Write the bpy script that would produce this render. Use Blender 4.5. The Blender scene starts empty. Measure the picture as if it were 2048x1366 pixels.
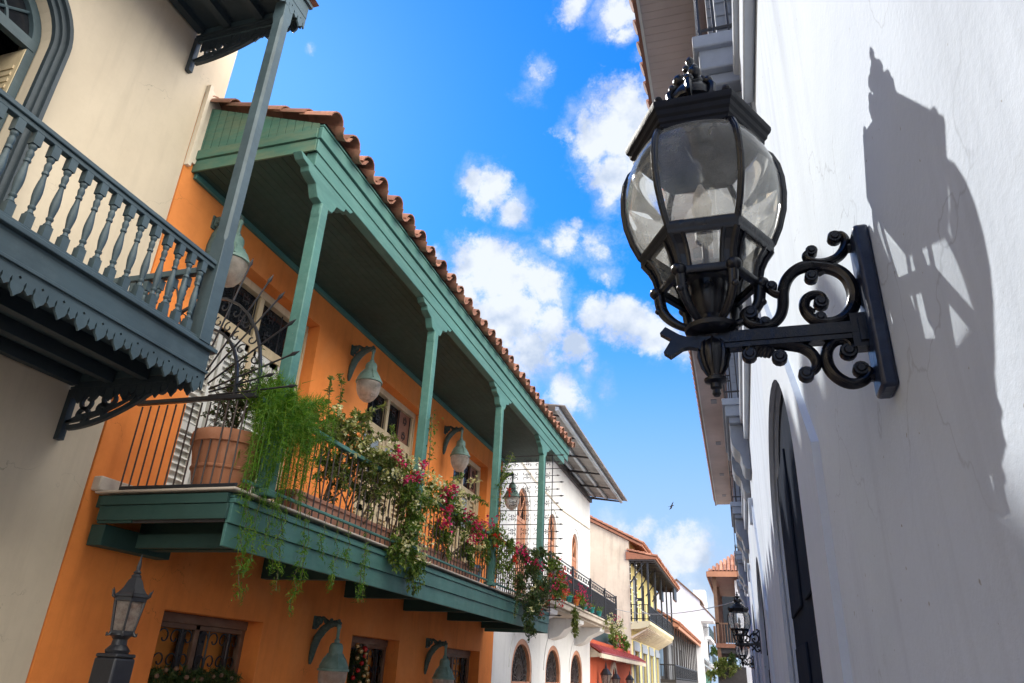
import bpy, math, random
from math import sin, cos, pi, radians as Rd, sqrt, atan2
from mathutils import Vector as V, Matrix
rnd = random.Random(7)
C = bpy.context.scene.collection
sc = bpy.context.scene

# ------------------------------------------------------------------ camera
FOC = 1421.3546
RM = ((0.9564481, 0.08292307, 0.27987639), (0.28824282, -0.41964763, -0.86070433), (0.04607722, 0.90389138, -0.42527316))
cd = bpy.data.cameras.new('camera'); cam = bpy.data.objects.new('camera', cd); C.objects.link(cam)
cd.sensor_width = 36; cd.lens = 36*FOC/2048; cd.clip_end = 3000; cd.clip_start = .02
cam.matrix_world = Matrix(RM).to_4x4(); sc.camera = cam
GZ = -1.7      # street level, the camera is the origin

# ------------------------------------------------------------------ materials
def NT(name):
    m = bpy.data.materials.new(name); m.use_nodes = True; n = m.node_tree; n.nodes.clear(); return m, n
def nd(n, t, ins=None, **kw):
    x = n.nodes.new(t)
    for k, v in kw.items(): setattr(x, k, v)
    for k, v in (ins or {}).items():
        if hasattr(v, 'is_linked') or isinstance(v, bpy.types.NodeSocket): n.links.new(v, x.inputs[k])
        else: x.inputs[k].default_value = v
    return x
def c4(c): return (c[0], c[1], c[2], 1)
def ramp(n, fac, stops):
    r = n.nodes.new('ShaderNodeValToRGB'); n.links.new(fac, r.inputs[0])
    e = r.color_ramp.elements
    while len(e) < len(stops): e.new(.5)
    for el, (p, c) in zip(e, stops): el.position = p; el.color = c4(c) if len(c) == 3 else c
    return r.outputs[0]
def mixc(n, f, a, b, mode='MIX'):
    x = n.nodes.new('ShaderNodeMix'); x.data_type = 'RGBA'; x.blend_type = mode
    for s, v in ((x.inputs[0], f), (x.inputs[6], a), (x.inputs[7], b)):
        if isinstance(v, bpy.types.NodeSocket): n.links.new(v, s)
        else: s.default_value = v if not isinstance(v, tuple) else c4(v)
    return x.outputs[2]
def coords(n, scale=(1, 1, 1)):
    g = nd(n, 'ShaderNodeNewGeometry')
    return nd(n, 'ShaderNodeMapping', {'Vector': g.outputs['Position'], 'Scale': scale}).outputs[0]
def noise(n, vec, s, d=4, r=.55): return nd(n, 'ShaderNodeTexNoise', {'Vector': vec, 'Scale': s, 'Detail': d, 'Roughness': r}).outputs[0]
def out(n, sh):
    o = n.nodes.new('ShaderNodeOutputMaterial'); n.links.new(sh, o.inputs[0])
def bump(n, h, st, dist=.01): return nd(n, 'ShaderNodeBump', {'Height': h, 'Strength': st, 'Distance': dist}).outputs[0]

def plaster(name, col, dirt=None, amt=.5, spots=.0, streak=.35, bs=.25, grain=60, patch=.35, crack=.6, crs=.7, trowel=1.5):
    m, n = NT(name); p = coords(n)
    dirt = dirt or tuple(c*.62 for c in col)
    f1 = ramp(n, noise(n, p, .9, 6, .6), [(.38, (0, 0, 0)), (.72, (1, 1, 1))])
    ps = coords(n, (2.2, 2.2, .22)); f2 = ramp(n, noise(n, ps, 2.3, 5, .6), [(.5, (0, 0, 0)), (.75, (1, 1, 1))])
    a = mixc(n, nd(n, 'ShaderNodeMath', {0: f1, 1: amt}, operation='MULTIPLY').outputs[0], col, dirt)
    a = mixc(n, nd(n, 'ShaderNodeMath', {0: f2, 1: streak}, operation='MULTIPLY').outputs[0], a, tuple(c*.78 for c in dirt))
    if spots:
        s = ramp(n, noise(n, p, 48, 2, .5), [(.735, (0, 0, 0)), (.76, (1, 1, 1))])
        a = mixc(n, nd(n, 'ShaderNodeMath', {0: s, 1: spots}, operation='MULTIPLY').outputs[0], a, (.25, .23, .2))
    # faded patches with soft edges, hairline cracks, fine dirt
    f3 = ramp(n, noise(n, p, .45, 3, .5), [(.52, (0, 0, 0)), (.60, (1, 1, 1))])
    a = mixc(n, nd(n, 'ShaderNodeMath', {0: f3, 1: patch}, operation='MULTIPLY').outputs[0], a, tuple(min(.9, c*1.12+.03) for c in col))
    wv = nd(n, 'ShaderNodeVectorMath', {0: nd(n, 'ShaderNodeTexNoise', {'Vector': p, 'Scale': 3.5, 'Detail': 5}).outputs['Color'], 'Scale': .5}, operation='SCALE').outputs[0]
    vor = nd(n, 'ShaderNodeTexVoronoi', {'Vector': nd(n, 'ShaderNodeVectorMath', {0: p, 1: wv}, operation='ADD').outputs[0], 'Scale': crs}, feature='DISTANCE_TO_EDGE').outputs[0]
    ck = nd(n, 'ShaderNodeMapRange', {0: vor, 1: .0, 2: .0045*crs, 3: 1., 4: 0.}).outputs[0]
    ck = nd(n, 'ShaderNodeMath', {0: ck, 1: ramp(n, noise(n, p, .8, 3), [(.54, (0, 0, 0)), (.62, (1, 1, 1))])}, operation='MULTIPLY').outputs[0]
    a = mixc(n, nd(n, 'ShaderNodeMath', {0: ck, 1: crack}, operation='MULTIPLY').outputs[0], a, tuple(c*.45 for c in dirt))
    f4 = ramp(n, noise(n, p, 7, 8, .75), [(.45, (0, 0, 0)), (.8, (1, 1, 1))])
    a = mixc(n, nd(n, 'ShaderNodeMath', {0: f4, 1: .30}, operation='MULTIPLY').outputs[0], a, dirt)
    h = nd(n, 'ShaderNodeMath', {0: noise(n, p, grain, 4, .65), 1: noise(n, p, 5, 4, .6)}, operation='ADD').outputs[0]
    h = nd(n, 'ShaderNodeMath', {0: h, 1: nd(n, 'ShaderNodeMath', {0: noise(n, coords(n, (1, 1, 1.8)), 1.6, 3, .5), 1: trowel}, operation='MULTIPLY').outputs[0]}, operation='ADD').outputs[0]
    b = nd(n, 'ShaderNodeBsdfPrincipled', {'Base Color': a, 'Roughness': .85, 'Specular IOR Level': .25, 'Normal': bump(n, h, bs, .006)})
    out(n, b.outputs[0]); return m
def paint(name, col, rough=.45, wear=.35, wearcol=None, sc_=7, metal=0, bs=.15, streak=(1, 1, 1), thr=.58, spec=.5, chips=0, chipcol=(.30, .26, .20), grain=(1, .12, 1)):
    m, n = NT(name); p = coords(n, streak)
    f = ramp(n, noise(n, p, sc_, 6, .65), [(thr-.12, (0, 0, 0)), (thr+.14, (1, 1, 1))])
    f0 = ramp(n, noise(n, p, 1.3, 3, .5), [(.3, (.82, .82, .82)), (.7, (1.12, 1.12, 1.12))])
    a = mixc(n, 1.0, col, f0, 'MULTIPLY')
    a = mixc(n, nd(n, 'ShaderNodeMath', {0: f, 1: wear}, operation='MULTIPLY').outputs[0], a, wearcol or tuple(min(1, c*1.5+.02) for c in col))
    if chips:
        gr = noise(n, coords(n, grain), 20, 4, .6)
        a = mixc(n, nd(n, 'ShaderNodeMath', {0: ramp(n, gr, [(.4, (0, 0, 0)), (.75, (1, 1, 1))]), 1: .35}, operation='MULTIPLY').outputs[0], a, tuple(c*.55 for c in col))
        cf = ramp(n, noise(n, coords(n), 24, 6, .72), [(.655, (0, 0, 0)), (.68, (1, 1, 1))])
        cf = nd(n, 'ShaderNodeMath', {0: cf, 1: ramp(n, noise(n, coords(n), 2.2, 3), [(.45, (0, 0, 0)), (.6, (1, 1, 1))])}, operation='MULTIPLY').outputs[0]
        a = mixc(n, nd(n, 'ShaderNodeMath', {0: cf, 1: chips}, operation='MULTIPLY').outputs[0], a, chipcol)
    rr = nd(n, 'ShaderNodeMapRange', {0: noise(n, p, 11, 3), 3: rough-.1, 4: rough+.18}).outputs[0]
    b = nd(n, 'ShaderNodeBsdfPrincipled', {'Base Color': a, 'Roughness': rr, 'Metallic': metal, 'Specular IOR Level': spec, 'Normal': bump(n, noise(n, p, 45, 5, .6), bs, .004)})
    out(n, b.outputs[0]); return m
def leafmat(name, cols, trans=.35, rough=.5):
    m, n = NT(name); g = nd(n, 'ShaderNodeNewGeometry')
    k = ramp(n, g.outputs['Random Per Island'], [(i/(len(cols)-1), c) for i, c in enumerate(cols)])
    d = nd(n, 'ShaderNodeBsdfPrincipled', {'Base Color': k, 'Roughness': rough, 'Specular IOR Level': .35})
    t = nd(n, 'ShaderNodeBsdfTranslucent', {'Color': mixc(n, 1., k, (1.3, 1.35, .7), 'MULTIPLY')})
    mx = nd(n, 'ShaderNodeMixShader', {0: trans, 1: d.outputs[0], 2: t.outputs[0]})
    out(n, mx.outputs[0]); return m
def glassmat(name, dust=.15, dustcol=(.75, .75, .68), tint=(.93, .95, .94), opaque=False, dark=(.012, .014, .018), ns=16, ior=1.5):
    m, n = NT(name); p = coords(n)
    fr = nd(n, 'ShaderNodeFresnel', {'IOR': ior}).outputs[0]
    gl = nd(n, 'ShaderNodeBsdfGlossy', {'Color': (1, 1, 1, 1), 'Roughness': .03})
    if opaque: t = nd(n, 'ShaderNodeBsdfDiffuse', {'Color': c4(dark)})
    else: t = nd(n, 'ShaderNodeBsdfTransparent', {'Color': c4(tint)})
    a = nd(n, 'ShaderNodeMixShader', {0: fr, 1: t.outputs[0], 2: gl.outputs[0]})
    dd = nd(n, 'ShaderNodeBsdfDiffuse', {'Color': c4(dustcol)}); tl = nd(n, 'ShaderNodeBsdfTranslucent', {'Color': c4(dustcol)})
    dm = nd(n, 'ShaderNodeMixShader', {0: .7, 1: dd.outputs[0], 2: tl.outputs[0]})
    f = nd(n, 'ShaderNodeMapRange', {0: noise(n, p, ns, 5, .65), 1: .3, 2: .75, 3: dust*.45, 4: dust*1.7}).outputs[0]
    mx = nd(n, 'ShaderNodeMixShader', {0: f, 1: a.outputs[0], 2: dm.outputs[0]})
    out(n, mx.outputs[0]); return m
def tilemat(name, c0=(.20, .085, .055), c1=(.36, .17, .11), moss=(.10, .085, .04)):
    m, n = NT(name); g = nd(n, 'ShaderNodeNewGeometry'); p = coords(n)
    k = ramp(n, g.outputs['Random Per Island'], [(0, c0), (.5, tuple((a+b)/2 for a, b in zip(c0, c1))), (.8, c1), (1, tuple(min(1, v*1.25) for v in c1))])
    f = ramp(n, noise(n, p, 5, 6, .7), [(.5, (0, 0, 0)), (.68, (1, 1, 1))])
    k = mixc(n, nd(n, 'ShaderNodeMath', {0: f, 1: .6}, operation='MULTIPLY').outputs[0], k, moss)
    b = nd(n, 'ShaderNodeBsdfPrincipled', {'Base Color': k, 'Roughness': .85, 'Normal': bump(n, noise(n, p, 30, 5, .6), .4, .01)})
    out(n, b.outputs[0]); return m

M = dict(
 orange=plaster('orange_plaster', (.87, .275, .062), (.62, .17, .04), .7, 0, .34, .25, patch=.5),
 orange_in=plaster('orange_inner', (.74, .27, .05), (.5, .17, .035), .3),
 cream=plaster('cream_plaster', (.62, .53, .40), (.50, .42, .31), .5, 0, .3, .2),
 white=plaster('white_plaster', (.80, .80, .79), (.62, .62, .60), .4, 0, .35, .3),
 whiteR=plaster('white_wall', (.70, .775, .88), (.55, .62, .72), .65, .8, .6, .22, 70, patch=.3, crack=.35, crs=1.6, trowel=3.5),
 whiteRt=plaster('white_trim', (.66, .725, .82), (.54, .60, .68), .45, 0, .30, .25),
 whitefar=plaster('white_far', (.78, .79, .84), (.66, .66, .70), .4),
 creamy=plaster('pale_gable', (.78, .69, .55), (.55, .45, .34), .75, 0, .6),
 yellow=plaster('yellow_plaster', (.80, .68, .30), (.62, .5, .2), .45),
 yellowc=plaster('yellow_cream', (.76, .69, .47), (.6, .52, .33), .5),
 red=plaster('red_plaster', (.55, .115, .05), (.4, .08, .04), .4),
 stone=plaster('pale_stone', (.55, .48, .40), (.35, .3, .25), .8, 0, .3, .5),
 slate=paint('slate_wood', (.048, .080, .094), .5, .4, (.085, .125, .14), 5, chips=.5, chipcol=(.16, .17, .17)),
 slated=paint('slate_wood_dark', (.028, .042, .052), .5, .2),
 green=paint('green_wood', (.065, .185, .155), .6, .45, (.13, .26, .22), 6, streak=(1, .35, 1.4), chips=.8),
 greenb=paint('green_board', (.06, .17, .145), .55, .45, (.11, .235, .20), 5, streak=(1, .6, .5), chips=.9),
 greenw=paint('green_wood_worn', (.07, .19, .14), .7, .6, (.19, .21, .12), 3.5, streak=(.5, 1, 1.6), thr=.52, chips=.9, grain=(.15, 1, 1)),
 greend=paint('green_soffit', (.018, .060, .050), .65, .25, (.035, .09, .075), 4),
 beige=paint('beige_wood', (.60, .49, .31), .6, .45, (.38, .28, .17), 7, streak=(2, 2, .5)),
 brown=paint('brown_wood', (.16, .085, .05), .6, .5, (.27, .17, .11), 6, streak=(1, .4, 1)),
 pinkwood=paint('salmon_wood', (.52, .235, .13), .5, .35, (.4, .17, .09), 5),
 dkwood=paint('dark_wood', (.035, .03, .03), .5, .3),
 redwood=paint('reddish_wood', (.20, .085, .05), .5, .4),
 greywood=paint('grey_wood', (.22, .23, .25), .55, .3),
 bluewood=paint('blue_panel', (.13, .21, .31), .5, .3),
 iron=paint('black_iron', (.016, .017, .022), .38, .3, (.04, .042, .05), 14, bs=.35),
 lampiron=paint('lamp_black', (.0035, .004, .0075), .25, .2, (.018, .022, .034), 22, bs=.35, thr=.62),
 lampcap=paint('lamp_cap_black', (.0038, .0042, .0075), .55, .3, (.02, .022, .03), 18, bs=.4, thr=.6, spec=.3),
 rust=paint('brown_iron', (.05, .035, .032), .5, .4, (.12, .06, .04), 12),
 verd=paint('verdigris', (.13, .235, .205), .6, .6, (.26, .36, .32), 9, bs=.4, thr=.52),
 verdd=paint('dark_verdigris', (.04, .075, .07), .6, .5, (.10, .16, .145), 16, bs=.4, thr=.52),
 plate=paint('blue_black_plate', (.012, .02, .045), .3, .4, (.05, .08, .14), 26, bs=.4, thr=.62),
 terra=paint('terracotta', (.42, .17, .085), .8, .45, (.55, .30, .2), 4),
 brick=paint('planter_brick', (.42, .20, .13), .8, .45, (.30, .13, .08), 6),
 louvre=paint('white_louvre', (.66, .66, .62), .5, .3, (.5, .45, .35), 6),
 steel=paint('galvanised_steel', (.40, .46, .52), .45, .4, (.3, .33, .36), 5, metal=.3),
 tin=paint('grey_tin', (.26, .25, .24), .55, .5, (.17, .14, .12), 3, streak=(.4, 2, 1)),
 redtin=paint('red_tin', (.36, .07, .075), .4, .35, (.5, .2, .2), 2),
 navy=paint('navy_door', (.016, .023, .04), .85, .3, (.028, .038, .06), 4, streak=(1, 1, .3), spec=.05),
 soffit=paint('pinkish_soffit', (.50, .42, .39), .6, .3, (.42, .35, .33), 3),
 mauve=paint('mauve_beam', (.26, .21, .22), .55, .3),
 greytrim=paint('blue_grey_trim', (.30, .34, .41), .55, .3),
 asphalt=plaster('street_paving', (.42, .33, .25), (.24, .20, .17), .7, 0, 0, .6, 25),
 pave=plaster('pavement_slabs', (.48, .44, .39), (.36, .33, .3), .7, 0, 0, .5, 25),
 dirtg=plaster('earth', (.16, .13, .10), (.1, .08, .06), .7),
 tile=tilemat('clay_tile'),
 tile2=tilemat('clay_tile_orange', (.30, .115, .065), (.46, .21, .13), (.16, .09, .055)),
 glass=glassmat('lamp_glass', .21, (.93, .93, .88), tint=(.985, .99, .985), ior=1.38),
 bowl=glassmat('cloudy_bowl', .62, (.66, .63, .58), ns=3),
 milk=glassmat('milk_glass', .75, (.50, .46, .42)),
 dkglass=glassmat('dark_window', .04, (.2, .2, .2), opaque=True),
 paleglass=glassmat('pale_pane', .5, (.6, .66, .7), opaque=True, dark=(.25, .28, .3)),
 leaf=leafmat('leaf_mid', [(.04, .09, .016), (.08, .16, .025), (.14, .22, .035), (.22, .26, .055)]),
 leafd=leafmat('leaf_dark', [(.024, .055, .02), (.04, .085, .026), (.065, .11, .03), (.12, .13, .045)]),
 leafy=leafmat('leaf_yellowish', [(.055, .10, .018), (.10, .15, .03), (.17, .19, .05), (.22, .21, .08)]),
 fern=leafmat('fern_green', [(.045, .14, .012), (.08, .20, .016), (.13, .26, .022), (.20, .29, .035)], .5),
 magenta=leafmat('magenta_flower', [(.42, .012, .10), (.55, .03, .16), (.62, .02, .12)], .3),
 redfl=leafmat('red_flower', [(.52, .03, .025), (.60, .06, .02), (.50, .02, .06)], .3),
 paleflower=leafmat('cream_flower', [(.62, .60, .36), (.68, .66, .48), (.55, .50, .20), (.7, .7, .6)], .3),
 gold=paint('gold_bauble', (.62, .44, .20), .22, .2, metal=.7),
 redball=paint('red_bauble', (.50, .02, .02), .22, .2, metal=.3),
 stem=paint('stem_brown', (.10, .075, .045), .8, .4),
 teal=paint('teal_glaze', (.02, .24, .24), .35, .2),
 orangepot=paint('orange_glaze', (.62, .2, .04), .4, .2),
 bulb=paint('bulb_white', (.7, .7, .66), .3, .1),
 cable=paint('pale_cable', (.30, .31, .33), .5, .1),
 bird=paint('bird_grey', (.05, .05, .055), .7, .2),
)

# ------------------------------------------------------------------ mesh builder
class MB:
    def __init__(s): s.v = []; s.f = []
    def add(s, vs, fs):
        o = len(s.v); s.v += [tuple(p) for p in vs]; s.f += [tuple(i+o for i in f) for f in fs]
    def box(s, x0, x1, y0, y1, z0, z1):
        x0, x1 = sorted((x0, x1)); y0, y1 = sorted((y0, y1)); z0, z1 = sorted((z0, z1))
        s.add([(x0, y0, z0), (x1, y0, z0), (x1, y1, z0), (x0, y1, z0), (x0, y0, z1), (x1, y0, z1), (x1, y1, z1), (x0, y1, z1)],
              [(3, 2, 1, 0), (4, 5, 6, 7), (0, 1, 5, 4), (1, 2, 6, 5), (2, 3, 7, 6), (3, 0, 4, 7)]); return s
    def quad(s, *p): s.add(p, [tuple(range(len(p)))]); return s
    def prism(s, pts, vec):
        n = len(pts); vec = V(vec); a = [V(p) for p in pts]
        nrm = V((0, 0, 0))
        for i in range(n): nrm += a[i].cross(a[(i+1) % n])
        if nrm.dot(vec) > 0: a.reverse()
        s.add([tuple(p) for p in a]+[tuple(p+vec) for p in a],
              [tuple(range(n)), tuple(range(2*n-1, n-1, -1))]+[(i+n, (i+1) % n+n, (i+1) % n, i) for i in range(n)]); return s
    def beam(s, p, q, w, h, up=(0, 0, 1)):
        p = V(p); q = V(q); d = (q-p).normalized(); up = V(up)
        r = d.cross(up).normalized()*w/2; u = r.cross(d).normalized()*h/2
        s.prism([p-r-u, p+r-u, p+r+u, p-r+u], q-p); return s
    def tube(s, pts, r, n=8, cap=True):
        pts = [V(p) for p in pts]; m = len(pts); rs = r if isinstance(r, (list, tuple)) else [r]*m
        prev = None; vs = []
        for i in range(m):
            t = (pts[min(i+1, m-1)]-pts[max(i-1, 0)])
            if t.length < 1e-9: t = V((0, 0, 1))
            t.normalize()
            if prev is None:
                a = V((0, 0, 1)) if abs(t.z) < .9 else V((1, 0, 0)); x = t.cross(a).normalized()
            else:
                x = prev-t*prev.dot(t); x.normalize()
            prev = x; y = t.cross(x)
            vs += [tuple(pts[i]+(x*cos(2*pi*k/n)+y*sin(2*pi*k/n))*rs[i]) for k in range(n)]
        fs = [(i*n+k, i*n+(k+1) % n, (i+1)*n+(k+1) % n, (i+1)*n+k) for i in range(m-1) for k in range(n)]
        if cap: fs += [tuple(range(n-1, -1, -1)), tuple(range((m-1)*n, m*n))]
        s.add(vs, fs); return s
    def lathe(s, prof, c=(0, 0, 0), n=12, ph=0., capb=True, capt=True):
        vs = []; m = len(prof)
        for r, z in prof: vs += [(c[0]+r*cos(ph+2*pi*k/n), c[1]+r*sin(ph+2*pi*k/n), c[2]+z) for k in range(n)]
        fs = [(i*n+k, i*n+(k+1) % n, (i+1)*n+(k+1) % n, (i+1)*n+k) for i in range(m-1) for k in range(n)]
        if capb: fs.append(tuple(range(n-1, -1, -1)))
        if capt: fs.append(tuple(range((m-1)*n, m*n)))
        if prof[0][1] > prof[-1][1]: fs = [f[::-1] for f in fs]
        s.add(vs, fs); return s
    def ball(s, c, r, n=8, sq=(1, 1, 1)):
        prof = [(max(1e-4, sin(pi*i/n)), -cos(pi*i/n)) for i in range(n+1)]; m = len(prof); k2 = n+2
        vs = []
        for a, z in prof: vs += [(c[0]+r*sq[0]*a*cos(2*pi*k/k2), c[1]+r*sq[1]*a*sin(2*pi*k/k2), c[2]+r*sq[2]*z) for k in range(k2)]
        s.add(vs, [(i*k2+k, i*k2+(k+1) % k2, (i+1)*k2+(k+1) % k2, (i+1)*k2+k) for i in range(m-1) for k in range(k2)]); return s
    def ribbon(s, pts, nrm, w, d):
        """flat bar bent along pts in the plane with normal nrm: w across, d along the normal"""
        pts = [V(p) for p in pts]; nrm = V(nrm).normalized(); m = len(pts); vs = []
        ws = w if isinstance(w, (list, tuple)) else [w]*m
        for i in range(m):
            t = (pts[min(i+1, m-1)]-pts[max(i-1, 0)]).normalized(); u = t.cross(nrm)*ws[i]/2; e = nrm*d/2
            vs += [pts[i]-u-e, pts[i]+u-e, pts[i]+u+e, pts[i]-u+e]
        fs = [(i*4+k, i*4+(k+1) % 4, (i+1)*4+(k+1) % 4, (i+1)*4+k) for i in range(m-1) for k in range(4)]
        fs += [(3, 2, 1, 0), ((m-1)*4, (m-1)*4+1, (m-1)*4+2, (m-1)*4+3)]
        s.add(vs, fs); return s
    def build(s, name, mat, parent=None, smooth=35, bevel=0, org=None):
        o = V((0, 0, 0))
        if org is not None: o = V(org)
        elif parent is not None: o = wloc(parent)
        me = bpy.data.meshes.new(name); me.from_pydata([(p[0]-o.x, p[1]-o.y, p[2]-o.z) for p in s.v], [], s.f); me.update()
        me.materials.append(M[mat] if isinstance(mat, str) else mat)
        if smooth:
            me.shade_smooth()
            me.set_sharp_from_angle(angle=Rd(smooth))
        ob = bpy.data.objects.new(name, me); C.objects.link(ob)
        if parent is not None: ob.parent = parent
        if org is not None: ob.location = o-wloc(parent) if parent is not None else o
        if bevel:
            b = ob.modifiers.new('bevel', 'BEVEL'); b.width = bevel; b.segments = 2; b.limit_method = 'ANGLE'; b.angle_limit = Rd(40)
        return ob
    def each(s, name, mat, parent=None, **k):
        """build every separate piece as an object of its own"""
        par = list(range(len(s.v)))
        def fd(a):
            while par[a] != a: par[a] = par[par[a]]; a = par[a]
            return a
        for f in s.f:
            for q in f[1:]: par[fd(q)] = fd(f[0])
        g = {}
        for f in s.f: g.setdefault(fd(f[0]), []).append(f)
        r = []
        for fs in g.values():
            ix = sorted({i for f in fs for i in f}); mp = {o: n for n, o in enumerate(ix)}; b = MB()
            b.v = [s.v[i] for i in ix]; b.f = [tuple(mp[i] for i in f) for f in fs]; r.append(b.build(name, mat, parent, **k))
        return r
def wloc(o):
    l = V((0, 0, 0))
    while o is not None: l += o.location; o = o.parent
    return l
def tag(o, label=None, cat=None, group=None, kind=None):
    if label: o['label'] = label
    if cat: o['category'] = cat
    if group: o['group'] = group
    if kind: o['kind'] = kind
    return o
def thing(name, label, cat, loc=(0, 0, 0), group=None, rz=0):
    o = bpy.data.objects.new(name, None); C.objects.link(o); o.location = loc; o.rotation_euler = (0, 0, rz); o.empty_display_size = .2
    return tag(o, label, cat, group)
def cp(o, parent, loc=None):
    c = o.copy(); C.objects.link(c); c.parent = parent
    if loc is not None: c.location = loc
    for ch in list(o.children): cp(ch, c)
    return c
def spiral(cx, cz, r0, r1, a0, a1, n=14):
    return [(cx+(r0+(r1-r0)*i/n)*cos(a0+(a1-a0)*i/n), cz+(r0+(r1-r0)*i/n)*sin(a0+(a1-a0)*i/n)) for i in range(n+1)]
def XZ(l, Y): return [(x, Y, z) for x, z in l]
def YZ(l, X): return [(X, y, z) for y, z in l]

def wall(mb, X, s, th, y0, y1, z0, z1, holes=(), back=True):
    """a wall whose face is the plane x=X looking along s; holes = (ya,yb,za,zb,arch_height)"""
    ys = sorted({y0, y1}|{h[0] for h in holes}|{h[1] for h in holes}); zs = sorted({z0, z1}|{h[2] for h in holes}|{h[3] for h in holes})
    ys = [y for y in ys if y0 <= y <= y1]; zs = [z for z in zs if z0 <= z <= z1]
    B = X-s*th
    def q(a, b, c, d): mb.quad(*( (a, b, c, d) if s > 0 else (d, c, b, a)))
    for i in range(len(ys)-1):
        for j in range(len(zs)-1):
            a, b, c, d = ys[i], ys[i+1], zs[j], zs[j+1]; cy, cz = (a+b)/2, (c+d)/2
            if any(h[0] < cy < h[1] and h[2] < cz < h[3] for h in holes): continue
            q((X, a, c), (X, b, c), (X, b, d), (X, a, d))
            if back: q((B, b, c), (B, a, c), (B, a, d), (B, b, d))
    for h in holes:
        a, b, c, d = h[:4]; ah = h[4] if len(h) > 4 else 0
        if ah:
            N = 20; sp = d-ah; cy = (a+b)/2; hw = (b-a)/2
            arc = [(cy-hw*cos(pi*k/N), sp+ah*sin(pi*k/N)) for k in range(N+1)]
            for k in range(N):
                (ya, za), (yb, zb) = arc[k], arc[k+1]
                q((X, ya, za), (X, yb, zb), (X, yb, d), (X, ya, d))
                q((X, ya, za), (B, ya, za), (B, yb, zb), (X, yb, zb))
            top = sp
        else:
            top = d; q((X, a, d), (B, a, d), (B, b, d), (X, b, d))
        q((X, a, c), (B, a, c), (B, a, top), (X, a, top)); q((X, b, top), (B, b, top), (B, b, c), (X, b, c))
        if c > z0: q((X, b, c), (B, b, c), (B, a, c), (X, a, c))
    # ends and top
    q((X, y1, z0), (B, y1, z0), (B, y1, z1), (X, y1, z1)); q((B, y0, z0), (X, y0, z0), (X, y0, z1), (B, y0, z1))
    q((X, y0, z1), (X, y1, z1), (B, y1, z1), (B, y0, z1))
def arch_path(cy, hw, zb, sp, ah, n=18):
    """jamb, arch, jamb in (y,z)"""
    return [(cy-hw, zb)]+[(cy-hw*cos(pi*k/n), sp+ah*sin(pi*k/n)) for k in range(n+1)]+[(cy+hw, zb)]
def cscroll(mb, o, ax, az, nrm, r, w, d):
    """one C-shaped iron scroll; o origin, ax/az unit vectors in its plane"""
    o = V(o); ax = V(ax); az = V(az)
    p = spiral(0, r, r*.25, r*.75, pi*2.4, pi*1.0, 9)+[(-r*.75, 0)]+spiral(0, -r, r*.75, r*.25, pi*1.0, -pi*.4, 9)
    mb.ribbon([o+ax*a+az*b for a, b in p], nrm, w, d)
# ------------------------------------------------------------------ rays of the calibrated camera (used to measure, at known planes)
def ray(px, py):
    c = ((px-1024), -(py-683), -FOC)
    return V([sum(RM[i][k]*c[k] for k in range(3)) for i in range(3)])
def onX(px, py, X): d = ray(px, py); return d*(X/d.x)
def onY(px, py, Y): d = ray(px, py); return d*(Y/d.y)

# ------------------------------------------------------------------ sky, sun
SUN = V((-1.0, .97, 1.20)).normalized()
elev = math.asin(SUN.z); az = atan2(SUN.x, SUN.y)
w = bpy.data.worlds.new('World'); sc.world = w; w.use_nodes = True; n = w.node_tree; n.nodes.clear()
sky = nd(n, 'ShaderNodeTexSky', sky_type='NISHITA'); sky.sun_disc = False; sky.sun_elevation = elev; sky.sun_rotation = az
sky.air_density = 1.0; sky.dust_density = .15; sky.ozone_density = 2.5
hs = nd(n, 'ShaderNodeHueSaturation', {'Saturation': 1.4, 'Value': 1.0, 'Color': sky.outputs[0]})
lum = nd(n, 'ShaderNodeRGBToBW', {0: hs.outputs[0]}).outputs[0]
cmpr = nd(n, 'ShaderNodeMath', {0: lum, 1: .16, 2: 1.0}, operation='MULTIPLY_ADD').outputs[0]
cmpr = nd(n, 'ShaderNodeMath', {0: 1.0, 1: cmpr}, operation='DIVIDE').outputs[0]
hs2 = nd(n, 'ShaderNodeVectorMath', {0: hs.outputs[0], 'Scale': cmpr}, operation='SCALE').outputs[0]
base = mixc(n, 1., hs2, (.32, .68, .93), 'MULTIPLY')
hz = nd(n, 'ShaderNodeMapRange', {0: nd(n, 'ShaderNodeSeparateXYZ', {0: nd(n, 'ShaderNodeTexCoord').outputs['Generated']}).outputs[2], 1: .52, 2: .04, 3: 0., 4: .97}, interpolation_type='SMOOTHSTEP').outputs[0]
base = mixc(n, hz, base, (1.5, 1.95, 2.65))
tc = nd(n, 'ShaderNodeTexCoord').outputs['Generated']
dirn = nd(n, 'ShaderNodeVectorMath', {0: tc}, operation='NORMALIZE').outputs[0]
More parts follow.
